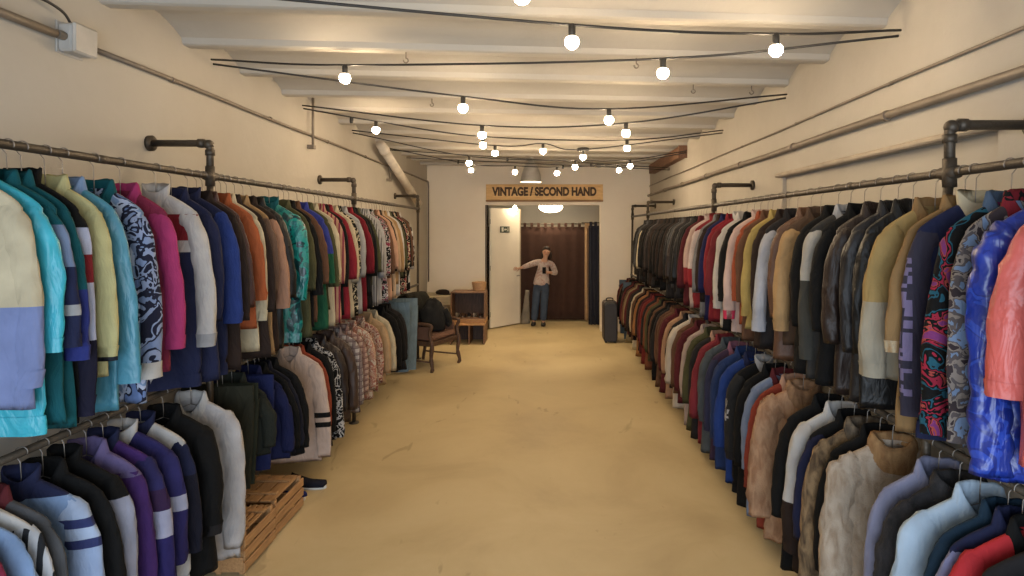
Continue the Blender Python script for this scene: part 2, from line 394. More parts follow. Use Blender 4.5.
# ------------------------------------------------------------------ racks
RLX, RLZ = -2.05, 2.37
RRX0, RRX1, RRZ = 1.68, 1.60, 2.285
LLX, LLZ = -2.05, 1.18
LRX, LRZ = 1.58, 1.18
def rrx(Y): return RRX0 + (RRX1 - RRX0) * min(1, max(0, (Y - 2.5) / 8.8))
POST_L = [3.64, 6.34, 9.46]; POST_R = [2.51, 5.96, 9.69, 11.35]
def rack(label, xs, zt, xlow, zlow, y0, y1, posts, stubs, wallx):
    e = empty('clothes_rack', (0, 0, 0)); tag(e, label, 'clothes rack')
    MB().tube([(xs(y0 + (y1 - y0) * i / 8), y0 + (y1 - y0) * i / 8, zt) for i in range(9)], .0185, 14).build('upper_rail', IRON, e, True)
    MB().tube([(xlow, y0, zlow), (xlow, y1, zlow)], .0165, 12).build('lower_rail', IRON, e, True)
    for y in posts:
        x = xs(y); w = .42 + (0 if abs(y) else 0)
        top = zt + .20
        a = MB(); c = (wallx - x); sgn = 1 if c > 0 else -1
        a.tube([(x, y, zt)] + [(x, y, top - .03)] + [(x + sgn * .03 * (1 - math.cos(t)), y, top - .03 + .03 * math.sin(t)) for t in (PI / 6, PI / 3, PI / 2)] + [(wallx - sgn * .002, y, top)], .021, 12)
        arm = a.build('wall_arm', IRON, e, True)
        MB().tube([(wallx - sgn * .022, y, top), (wallx - sgn * .001, y, top)], .048, 16).build('flange', IRON, arm, True)
        el = MB(); el.tube([(x, y, top - .075), (x, y, top - .04)], .0275, 12); el.tube([(x + sgn * .035, y, top), (x + sgn * .07, y, top)], .0275, 12); el.ball((x + sgn * .008, y, top - .008), .03, .03, .03); el.build('elbow', IRON, arm, True)
        p = MB(); p.tube([(x, y, zt), (xlow, y, zlow), (xlow, y, .012)], .019, 12); p.build('post', IRON, e, True)
        MB().tube([(xlow, y, 0.0), (xlow, y, .014)], .05, 16).build('floor_flange', IRON, e, True)
        t = MB(); t.tube([(xs(y - .05), y - .05, zt), (xs(y + .05), y + .05, zt)], .027, 14); t.tube([(x, y, zt - .06), (x, y, zt + .06)], .027, 14); t.build('tee_fitting', IRON, e, True)
    for y in stubs:
        t = MB(); t.tube([(xs(y - .03), y - .03, zt), (xs(y + .03), y + .03, zt)], .0196, 14); t.build('coupling', IRON, e, True)
    return e
rack('dark iron pipe clothes rack fixed to the wall with the junction box', lambda y: RLX, RLZ, LLX, LLZ, 1.0, 9.49, POST_L, [1.7, 2.15, 2.75, 4.62, 7.6], XL)
rack('dark iron pipe clothes rack fixed to the wall with two conduits', rrx, RRZ, LRX, LRZ, 1.0, 11.4, POST_R, [1.75, 3.3, 4.17, 7.7], XR)

# ------------------------------------------------------------------ garments
NAMES = {'jacket': ('jacket', 'jacket'), 'bomber': ('bomber_jacket', 'jacket'), 'puffer': ('puffer_jacket', 'jacket'), 'fur': ('fur_coat', 'coat'), 'coat': ('coat', 'coat'),
         'shirt': ('shirt', 'shirt'), 'trousers': ('trousers', 'trousers'), 'hoodie': ('hooded_sweatshirt', 'sweatshirt'), 'leather': ('leather_jacket', 'jacket')}
def garment(kind, T, L, s, seed, mats, near=0, S=.205, slen=None, opts=None):
    """parts of one hanging garment in the frame of its hook: x out into the aisle, -y towards the shop front, z down from the rail"""
    o = opts or {}
    root = empty(NAMES[kind][0], (0, 0, 0))
    rr = random.Random(seed)
    sx = rr.uniform(-.015, .02); so = seed * 1.37
    hi = near > 0
    NB = 40 if kind == 'fur' and hi else (32 if hi else 20)
    quilt = kind == 'puffer'; fur = kind == 'fur'
    qn = .085
    def nz(a, b, c=0.): return noise.noise(Vector((a + so, b - so * .7, c + seed % 17)))
    NECK, ZS = -.085, -.195
    flare = o.get('flare', .012 if kind != 'coat' else .03)
    def body_ring(z, u, v, inset=0.0):
        if v <= 0:
            a = .055 + (S - .055) * (1 - (1 - u) ** 1.35); b = .026 + (T * .8 - .026) * u
        else:
            a = S * (1 - .06 * min(1, v * 3)) + (flare + .02) * v; b = T * (.8 + .2 * math.sin(min(1, v * 2.5) * PI / 2)) * (1 - .12 * v)
        if quilt and v > 0: b *= .84 + .19 * abs(math.sin(PI * z / qn)); a *= .975 + .03 * abs(math.sin(PI * z / qn))
        if kind == 'bomber' and v > .9: a *= .94; b *= .85
        a -= inset; b -= inset
        ring = []
        for j in range(NB):
            th = 2 * PI * j / NB
            cx, sy = math.cos(th), math.sin(th)
            x = a * math.copysign(abs(cx) ** .8, cx); y = b * math.copysign(abs(sy) ** .75, sy)
            am = min(1, max(0, v)) if v > 0 else .15 * u
            y += T * (.7 * am * nz(x * 8, z * 1.6) + .34 * (.25 + am) * nz(x * 21 + z * 4, z * 4.5, 3))
            x += .012 * nz(z * 5, 2.2 * sy) * (am + .2)
            if fur:
                d = .011 * nz(x * 30 + y * 26, z * 22, y * 30) + .007 * nz(x * 70, z * 55, y * 70); x += d * cx * 1.4; y += d * sy
            lim = T * 1.12; y = max(-lim, min(lim, y))
            zz = z + (.012 * nz(x * 6, 9.1) if v > .96 else 0) - (.075 * (1 - u) ** 1.2 * max(0, -math.sin(th)) ** 2 if v <= 0 else 0)
            ring.append((s * (x + sx * max(0, v)), y, zz))
        return ring
    def flip(mb):
        if s > 0: mb.f = [tuple(reversed(q)) for q in mb.f]
        return mb
    if kind == 'trousers':
        m = MB()
        for dx in (-.11, .11):
            rings = []
            for i in range(16):
                t = i / 15; z = -.185 - (L - .185) * t; r = .112 - .016 * t
                rings.append([(s * (dx * (1 - .1 * t) + r * math.cos(2 * PI * j / 14)), T * .55 * math.sin(2 * PI * j / 14) + T * .4 * t * nz(dx * 9, z * 3) + .004 * nz(j * .8, z * 14), z) for j in range(14)])
            m.loft(rings)
        flip(m).build('leg', mats['body'], root, True)
        w = MB(); w.loft([[(s * .215 * math.cos(2 * PI * j / 20), T * .62 * math.sin(2 * PI * j / 20), z) for j in range(20)] for z in (-.085, -.19)])
        flip(w).build('waistband', mats['body'], root, True)
        return root
    # body
    NS = 6; NR = (44 if (fur or quilt) else 24) if hi else (26 if quilt else 14)
    rows = [(NECK - (NECK - ZS) * (i / NS), i / NS, 0) for i in range(NS)] + [(ZS - (L + ZS) * (i / NR), 1, max(1e-6, i / NR)) for i in range(NR + 1)]
    band = o.get('band', kind == 'bomber')
    m = MB(); m.loft([body_ring(*r) for r in rows] + [body_ring(-L + .015, 1, 1, .006)])
    flip(m).build('body', mats['body'], root, True)
    if band and hi or (band and 'band' in mats):
        b = MB(); b.loft([body_ring(-L + .065 - .07 * i / 3, 1, 1, -.004 - .002 * math.sin(PI * i / 3)) for i in range(4)])
        flip(b).build('waistband', mats.get('band', mats['body']), root, True)
    # collar
    ct = o.get('collar', {'bomber': 'stand', 'puffer': 'stand', 'fur': 'fur', 'hoodie': 'hood'}.get(kind, 'fold'))
    pr = {'fold': [(.002, -.10), (.004, -.055), (.010, -.045), (.018, -.05), (.03, -.105)], 'stand': [(.004, -.11), (.008, -.06), (.009, -.035), (.004, -.03), (.0, -.07)],
          'fur': [(.0, -.11), (.012, -.06), (.026, -.05), (.04, -.085), (.046, -.14), (.03, -.17)], 'hood': [(.0, -.10), (.006, -.06), (.02, -.052), (.036, -.085), (.034, -.15), (.02, -.18)]}[ct]
    c = MB(); nc = 26 if hi else 16
    rg = []
    for k, (d, z) in enumerate(pr):
        ring = []
        for j in range(nc):
            th = 2 * PI * j / nc; fr = max(0, -math.sin(th))
            x = (.058 + d * 1.15) * math.cos(th); y = max(-T * 1.08, min(T * 1.08, (.026 + min(d, T * .55)) * math.sin(th)))
            zz = z - (.082 if ct == 'fold' else .05) * fr ** 1.6 - (.012 * fr * k if ct == 'fold' else 0) + .010 * nz(th * 1.5, k * .6)
            if ct == 'fur': x += .008 * nz(x * 60, y * 60, z * 60); zz += .008 * nz(x * 50, z * 50, 4)
            if ct == 'fold' and fr > .9: zz -= .01 * k * (fr - .9) / .1
            ring.append((s * x, y, zz))
        rg.append(ring)
    c.loft(rg); flip(c).build('hood' if ct == 'hood' else 'collar', mats.get('collar', mats['body']), root, True)
    # sleeves
    sl = slen or min(.60, L - .26)
    for side in (1, -1):
        n = 18 if hi else 11; m_ = (40 if (quilt or fur) else 26) if hi else (18 if quilt else 11)
        fw = rr.uniform(-.35, .35) * T; sw = rr.uniform(-.022, .016); bend = rr.uniform(-.4, .2) * T; thin = rr.uniform(.72, 1.0)
        path = bez([(S - .09, 0, -.198), (S - .052, 0, -.226), (S - .014, fw * .3, -.305), (S + .016 + sw * .5, fw * .8, -.19 - sl * .45), (S + .030 + sw, fw + bend, -.19 - sl * .75), (S + .032 + sw * 1.3, fw * .8 + bend, -.19 - sl)], max(3, m_ // 5))
        fat = o.get('fat', 1.0) * (1.18 if quilt or fur else 1.0)
        def srad(q):
            rx = .034 + .018 * min(1, q * 6) - .014 * max(0, q - .3)
            if q > .94 and not fur: rx *= .93
            return rx * fat
        K = len(path)
        def sring(q, idx, off=0.0):
            p = path[idx]; t = (path[min(idx + 1, K - 1)] - path[max(idx - 1, 0)]).normalized()
            ax = Vector((-t.z, 0, t.x)).normalized()
            if ax.x < 0: ax = -ax
            rx, ry = srad(q) + off, min(T * 1.0, (.62 + .38 * min(1, q * 5)) * T * .95 * (thin if not (quilt or fur) else 1)) + off * .5
            if quilt: f_ = .86 + .17 * abs(math.sin(PI * q * sl / qn)); rx *= f_; ry *= f_
            ring = []
            for j in range(n):
                th = 2 * PI * j / n; w = 1 + .20 * nz(math.cos(th) * 1.3 + q * 3, q * 6 + side, math.sin(th) * 1.3) + .10 * nz(q * 15 + math.cos(th) * 2.2, math.sin(th) * 2 + side * 3, 5)
                elbow = math.exp(-((q - .5) / .14) ** 2); w += .07 * elbow * math.sin(q * 62 + th * 1.5) * (.5 + .5 * math.cos(th + 2))
                d = 0
                if fur: d = .010 * nz(th * 4, q * 16, side) + .006 * nz(th * 11, q * 45, side)
                v_ = p + ax * ((rx * w + d) * math.cos(th)) + Vector((0, 1, 0)) * ((ry * w + d * .6) * math.sin(th))
                lim = T * 1.1
                ring.append((s * side * v_.x, max(-lim, min(lim, v_.y)), v_.z))
            return ring
        sm = MB(); rgs = [sring(i / (K - 1), i) for i in range(K)]
        last = rgs[-1]; cxy = Vector((sum(p[0] for p in last) / n, sum(p[1] for p in last) / n, last[0][2]))
        rgs.append([tuple(cxy + (Vector(p) - cxy) * .82 + Vector((0, 0, .02))) for p in last])
        sm.loft(rgs)
        if side < 0: sm.f = [tuple(reversed(q)) for q in sm.f]
        so_ = flip(sm).build('sleeve', mats.get('sleeve' if side > 0 else 'sleeve_in', mats.get('sleeve', mats['body'])), root, True)
        if 'cuff' in mats or (hi and kind in ('bomber', 'jacket', 'shirt')):
            cf = MB(); i0 = int((K - 1) * .93)
            cf.loft([sring(i / (K - 1), i, .004) for i in range(i0, K)])
            if side < 0: cf.f = [tuple(reversed(q)) for q in cf.f]
            flip(cf).build('cuff', mats.get('cuff', mats.get('sleeve', mats['body'])), so_, True)
    if hi and kind not in ('fur',):                      # front closing strip
        z0, z1 = -.14, -L + .03
        pl = MB(); rg = []
        for i in range(20):
            z = z0 + (z1 - z0) * i / 19
            u = min(1, (NECK - z) / (NECK - ZS)); v = max(0, (ZS - z) / (L + ZS))
            r = body_ring(z, u, v, -.0035); q = int(NB * .75)
            a, b = Vector(r[q - 1]), Vector(r[q + 1]); c0 = Vector(r[q]); w = .009 / max(1e-4, abs((b - a).x) / 2)
            rg.append([tuple(c0 + (a - c0) * w), tuple(c0 + Vector((0, -.002, 0))), tuple(c0 + (b - c0) * w)])
        pl.loft(rg, closed=False); flip(pl).build('zipper' if kind in ('bomber', 'puffer', 'hoodie', 'leather') else 'button_placket', mats.get('zip', mats.get('collar', mats['body'])), root, True)
    if 'patch' in o:                                     # chest badge: (x, z, w, h, material, label)
        x0, zc, w, h, pmn, plab = o['patch']
        rows_ = []
        for i in range(4):
            z = zc + h / 2 - h * i / 3; v = max(1e-6, (ZS - z) / (L + ZS)); r = body_ring(z, 1, v, -.006)
            fr = sorted([p for p in r if p[1] < 0], key=lambda p: p[0] * s); row = []
            for k in range(4):
                xx = (x0 - w / 2 + w * k / 3)
                for a, b in zip(fr, fr[1:]):
                    if a[0] * s <= xx <= b[0] * s:
                        t = (xx - a[0] * s) / max(1e-6, b[0] * s - a[0] * s); row.append((s * xx, a[1] + (b[1] - a[1]) * t - .003, z)); break
                else: row.append((s * xx, -T, z))
            rows_.append(row)
        p = MB(); p.loft(rows_, closed=False); po = flip(p).build('badge', pmn, root, True)
        po['label'] = plab
    return root
DZ_LOW = .02
def hanger(s, DZ):
    m = MB()
    hook = [(s * .023 * math.cos(a), 0, .023 * math.sin(a)) for a in [-.5 + (PI + .5) * i / 10 for i in range(11)]]
    m.tube(hook + [(-s * .022, 0, -.012), (-s * .004, 0, -.035), (0, 0, -.075 - DZ), (0, 0, -.115 - DZ)], .0021, 5)
    a = [(0, 0, -.113 - DZ), (.045, 0, -.130 - DZ), (.092, 0, -.157 - DZ)]
    m.tube(a, .0022, 5); m.tube([(-x, y, z) for x, y, z in a], .0022, 5); m.tube([(-.092, 0, -.158 - DZ), (.092, 0, -.158 - DZ)], .0022, 5)
    return m
HM = {}
def put_hanger(s, loc, rz, wire=DZ):
    if (s, wire) not in HM:
        o = hanger(s, wire).build('clothes_hanger', STEEL, None, True); HM[s, wire] = o
        o2 = o
    else:
        o2 = HM[s, wire].copy(); COL.objects.link(o2)
    return xf(o2, loc, rz)

# colours as they look in the room
K_ = dict(black=(20, 18, 19), charcoal=(43, 39, 39), dkbrown=(54, 39, 32), brown=(112, 76, 54), tan=(180, 140, 95), camel=(160, 122, 78), cream=(218, 198, 162), white=(215, 205, 195), grey=(135, 130, 128),
          ltgrey=(178, 172, 168), navy=(38, 42, 72), blue=(48, 66, 128), royal=(42, 66, 168), ltblue=(142, 165, 198), teal=(22, 92, 98), aqua=(92, 158, 176), turq=(72, 192, 208), red=(142, 38, 46), maroon=(98, 36, 40),
          rust=(160, 72, 46), orange=(188, 98, 56), pink=(190, 62, 112), rose=(150, 50, 76), peach=(212, 160, 128), yellow=(186, 156, 90), paley=(216, 202, 142), olive=(86, 82, 52), green=(40, 92, 66), purple=(78, 46, 108),
          lilac=(118, 102, 142), coral=(238, 112, 100), denim=(88, 104, 124), dkgrey=(88, 86, 86), khaki=(150, 130, 92))
def P(c): return ('p', K_[c])
NAMEC = dict(dkbrown='dark-brown', ltgrey='pale-grey', ltblue='light-blue', turq='turquoise', paley='pale-yellow', dkgrey='slate')
def B(*a): return ('b', [(K_[c] if isinstance(c, str) else c, z) for c, z in a])
RUNS = []
# each entry: (edge px in the photograph, hem px, kind, description, {part: cloth}, options)
UL = [
 (45, 412, 'jacket', 'cream and lavender windbreaker', dict(body=B(('cream', -.59), ((140, 150, 192), None)), collar=P('navy'), zip=P('tan')), dict(slen=.64)),
 (66, 436, 'bomber', 'turquoise track jacket', dict(body=('g', K_['turq']), collar=P('turq')), dict(fat=1.1)),
 (74, 428, 'jacket', 'teal panelled jacket', dict(body=P('teal'), sleeve=B(('teal', -.30), ((128, 140, 165), -.46), ('navy', -.60), ('ltgrey', -.64), ('navy', None))), {}),
 (85, 430, 'jacket', 'dark-teal zip jacket', dict(body=P('teal'), sleeve=B(('teal', -.55), ((52, 60, 130), None)), collar=P('teal')), {}),
 (99, 424, 'bomber', 'black red-white block jacket', dict(body=P('black'), sleeve=B(('black', -.31), ((200, 198, 215), -.42), ('red', -.53), ((205, 205, 225), -.76), ((30, 28, 48), None)), collar=P('black')), dict(slen=.82)),
 (119, 380, 'jacket', 'pale-yellow rain jacket', dict(body=P('paley'), sleeve=B(('paley', -.84), ((40, 42, 50), None))), dict(slen=.62, fat=1.1)),
 (134, 412, 'jacket', 'aqua padded jacket', dict(body=('g', K_['aqua']), collar=P('ltblue')), dict(slen=.74, fat=1.05)),
 (160, 402, 'jacket', 'lavender print ski jacket', dict(body=('n', [K_['ltblue'], (200, 205, 225), (40, 42, 62), (120, 140, 185)], 9), sleeve=('n', [(36, 38, 58), (170, 180, 210), (40, 42, 62), (150, 165, 200)], 9), cuff=P('white'), collar=P('teal')), dict(slen=.76)),
 (182, 372, 'jacket', 'pink magenta blazer', dict(body=P('rose'), sleeve=P('pink'), collar=P('pink')), dict(slen=.66, tmax=.036)),
 (212, 400, 'bomber', 'white red-and-navy tracksuit top', dict(body=B(('white', -.24), ('red', -.38), ('white', -.44), ('navy', None)), sleeve=P('white'), collar=P('white'), cuff=P('ltgrey')), dict(slen=.7, fat=1.05)),
 (225, 405, 'coat', 'dark-navy long parka', dict(body=P('navy')), {}),
 (239, 392, 'bomber', 'blue padded bomber', dict(body=P('navy'), sleeve=('d', K_['blue']), collar=P('navy')), dict(slen=.62, fat=1.25)),
 (247, 402, 'coat', 'dark-brown wool coat', dict(body=P('dkbrown')), {}),
 (255, 392, 'leather', 'maroon leather jacket', dict(body=('l', (88, 54, 46))), {}),
 (260, 330, 'shirt', 'orange corduroy shirt', dict(body=P('orange')), dict(tmax=.03)),
 (266, 352, 'jacket', 'cream linen jacket', dict(body=P('cream')), dict(slen=.66)),
 (272, 395, 'coat', 'brown long overcoat', dict(body=P('dkbrown')), {}),
 (279, 392, 'coat', 'tan suede coat', dict(body=P('tan'), sleeve=('p', (120, 92, 76))), dict(slen=.5)),
 (286, 372, 'jacket', 'dusty-pink fitted jacket', dict(body=P('dkbrown'), sleeve=('p', (188, 140, 112))), dict(slen=.62)),
 (293, 372, 'leather', 'black leather blazer', dict(body=('l', K_['black'])), {}),
 (308, 362, 'bomber', 'teal satin souvenir jacket', dict(body=('gn', [(18, 70, 74), (20, 140, 130), (24, 110, 108)], 6), sleeve=('gn', [(16, 66, 70), (24, 158, 146), (20, 120, 118)], 7), collar=P('teal')), dict(slen=.6, fat=1.35)),
 (316, 355, 'coat', 'dark-olive parka', dict(body=P('olive')), {}),
 (325, 322, 'leather', 'brown suede jacket', dict(body=P('brown')), dict(slen=.52, fat=1.25)),
 (332, 330, 'shirt', 'blue and green tracktop', dict(body=B((( 60, 68, 150), -.52), ((36, 92, 62), None))), {}),
 (341, 330, 'shirt', 'cream cotton shirt', dict(body=P('cream')), {}),
 (347, 328, 'shirt', 'pink striped blouse', dict(body=('vs', K_['peach'], K_['rose'], 30)), {}),
 (354, 330, 'jacket', 'bright-red wool jacket', dict(body=('p', (150, 36, 48))), dict(fat=1.1)),
 (359, 322, 'shirt', 'cream knitted cardigan', dict(body=P('cream')), {}),
 (362, 325, 'shirt', 'black dotted shirt', dict(body=('n', [K_['black'], K_['black'], K_['cream']], 26)), {}),
 (367, 318, 'shirt', 'pale-grey linen shirt', dict(body=P('ltgrey')), {}),
 (372, 312, 'jacket', 'dark-red velvet jacket', dict(body=('p', (130, 26, 38))), {}),
 (377, 312, 'jacket', 'black cotton jacket', dict(body=P('black')), {}),
 (383, 310, 'shirt', 'grey pinstriped shirt', dict(body=('vs', K_['ltgrey'], K_['dkgrey'], 40)), {}),
 (387, 308, 'shirt', 'silver satin shirt', dict(body=P('ltgrey')), {}),
 (391, 306, 'shirt', 'black floral blouse', dict(body=('n', [K_['black'], K_['black'], K_['white'], K_['rose']], 22)), {}),
 (396, 300, 'shirt', 'peach silk blouse', dict(body=P('peach')), {}),
 (400, 300, 'shirt', 'beige summer blouse', dict(body=('p', (205, 170, 135))), {}),
 (405, 296, 'shirt', 'white embroidered blouse', dict(body=P('white')), {}),
 (410, 300, 'shirt', 'red patterned dress', dict(body=('n', [K_['red'], K_['cream'], K_['black']], 18)), {}),
 (415, 300, 'shirt', 'black and white dress', dict(body=('v', [K_['black'], K_['white'], K_['black']], 16)), {}),
]
ULF = [('shirt', 'black', 'viscose shirt'), ('jacket', 'navy', 'cotton jacket'), ('shirt', 'tan', 'crepe blouse'), ('jacket', 'dkbrown', 'tweed jacket'), ('shirt', 'maroon', 'silk shirt'), ('shirt', 'dkgrey', 'jersey shirt'),
       ('jacket', 'charcoal', 'suit jacket'), ('jacket', 'black', 'velvet blazer'), ('shirt', 'olive', 'army shirt'), ('jacket', 'brown', 'cord jacket'), ('jacket', 'black', 'wool jacket'), ('shirt', 'charcoal', 'linen shirt')]
UR = [
 (1085, 470, 'coat', 'plum wool coat', dict(body=P('purple')), {}),
 (1040, 470, 'jacket', 'green patterned jacket', dict(body=('n', [(40, 88, 84), K_['orange'], (40, 88, 84), K_['maroon']], 12)), {}),
 (1000, 470, 'jacket', 'coral shell jacket', dict(body=('g', K_['coral']), sleeve=('g', K_['coral']), collar=P('orange')), dict(slen=.52, fat=1.45)),
 (972, 482, 'puffer', 'shiny royal-blue puffer', dict(body=('gn', [K_['royal'], (34, 54, 146), (52, 80, 186), (36, 58, 150)], 7), sleeve=('gn', [(42, 66, 168), (34, 52, 142), (54, 84, 190), (38, 60, 158)], 7), collar=P('purple')), dict(slen=.8, fat=1.25)),
 (945, 448, 'jacket', 'grey abstract print jacket', dict(body=('n', [(70, 58, 60), (165, 148, 135), (110, 98, 96), (140, 160, 190)], 14), collar=('n', [K_['red'], K_['black'], K_['red']], 12)), dict(slen=.78)),
 (929, 440, 'jacket', 'black floral satin jacket', dict(body=('n', [K_['black'], (42, 96, 112), K_['black'], (180, 44, 66), K_['black'], (190, 80, 70), (140, 62, 120)], 9), collar=P('denim')), dict(slen=.76)),
 (900, 440, 'bomber', 'plum lettered sports jacket', dict(body=P('navy'), sleeve=('lt', (48, 42, 60), (132, 116, 150), -.30, -.85), collar=P('cream')), dict(slen=.74)),
 (892, 462, 'coat', 'camel shearling long coat', dict(body=P('camel'), sleeve=P('camel'), cuff=('f', K_['tan'], K_['cream'])), dict(slen=.5)),
 (868, 380, 'jacket', 'mustard canvas work jacket', dict(body=B(((184, 152, 96), -.6), ((180, 165, 140), None)), sleeve=B(((184, 152, 96), -.55), ((185, 170, 145), None)), collar=P('camel')), dict(slen=.66, fat=1.25)),
 (850, 418, 'leather', 'black biker leather jacket', dict(body=('l', K_['black'])), {}),
 (838, 415, 'leather', 'charcoal leather jacket', dict(body=('l', K_['charcoal'])), {}),
 (824, 402, 'leather', 'dark-brown aviator jacket', dict(body=('l', K_['dkbrown'])), {}),
 (811, 410, 'leather', 'black hooded parka', dict(body=P('black')), {}),
 (800, 380, 'jacket', 'silver-grey bomber', dict(body=('p', (66, 62, 58)), sleeve=B(((192, 182, 168), -.52), ((74, 70, 62), None)), collar=P('ltgrey')), dict(slen=.72)),
 (790, 404, 'leather', 'black suede jacket', dict(body=P('black')), {}),
 (776, 346, 'jacket', 'tan suede blouson', dict(body=('p', (88, 66, 50)), sleeve=('p', (190, 150, 102))), dict(slen=.62, fat=1.15)),
 (768, 388, 'leather', 'brown leather blazer', dict(body=('l', K_['brown'])), {}),
 (757, 346, 'jacket', 'white nylon coach jacket', dict(body=P('charcoal'), sleeve=('p', (190, 186, 188))), dict(slen=.68)),
 (750, 374, 'leather', 'dark-brown belted coat', dict(body=P('dkbrown')), {}),
 (744, 330, 'shirt', 'yellow chamois shirt', dict(body=('p', (190, 160, 92))), dict(slen=.62, tmax=.034)),
 (737, 356, 'jacket', 'brown cord jacket', dict(body=P('brown')), {}),
 (733, 325, 'jacket', 'rust-orange jacket', dict(body=('p', (172, 84, 52))), {}),
 (727, 332, 'bomber', 'pale-pink track jacket', dict(body=('p', (222, 186, 168)), cuff=('p', (225, 60, 90))), dict(slen=.7, tmax=.036)),
 (722, 352, 'jacket', 'black cotton jacket', dict(body=P('black')), {}),
 (716, 328, 'jacket', 'ivory denim jacket', dict(body=('p', (214, 200, 185))), dict(slen=.66)),
 (711, 318, 'bomber', 'red white-collared top', dict(body=P('red'), sleeve=('p', (120, 40, 44)), collar=P('white')), {}),
 (707, 322, 'jacket', 'crimson wool jacket', dict(body=P('red')), {}),
 (702, 322, 'jacket', 'navy badge jacket', dict(body=('p', (36, 36, 78)), sleeve=('p', (36, 36, 78))), dict(patch=(.12, -.36, .07, .13, P('white'), 'white chest badge'))),
 (696, 316, 'jacket', 'grey wool jacket', dict(body=P('grey')), {}),
 (691, 308, 'bomber', 'rose and white tracktop', dict(body=('p', (150, 46, 50)), sleeve=B(((226, 200, 186), -.62), ((160, 44, 50), None))), {}),
 (687, 308, 'bomber', 'white and red tracktop', dict(body=('p', (220, 190, 176)), sleeve=B(((214, 178, 160), -.62), ((150, 44, 50), None))), {}),
 (683, 306, 'jacket', 'maroon baseball jacket', dict(body=P('maroon')), {}),
 (641, 275, 'jacket', 'cream sheepskin jacket', dict(body=P('charcoal'), sleeve=P('cream')), {}),
 (636, 275, 'leather', 'black shiny leather coat', dict(body=('l', K_['black'])), {}),
]
URF = [('leather', 'black', 'leather jacket'), ('jacket', 'charcoal', 'suit jacket'), ('leather', 'dkbrown', 'leather jacket'), ('jacket', 'black', 'wool jacket'), ('coat', 'black', 'trench coat'), ('leather', 'charcoal', 'suede jacket'),
       ('jacket', 'dkgrey', 'tweed jacket'), ('coat', 'dkbrown', 'wool coat'), ('leather', 'black', 'biker jacket'), ('jacket', 'dkbrown', 'cord jacket'), ('coat', 'charcoal', 'overcoat'), ('jacket', 'black', 'blazer')]
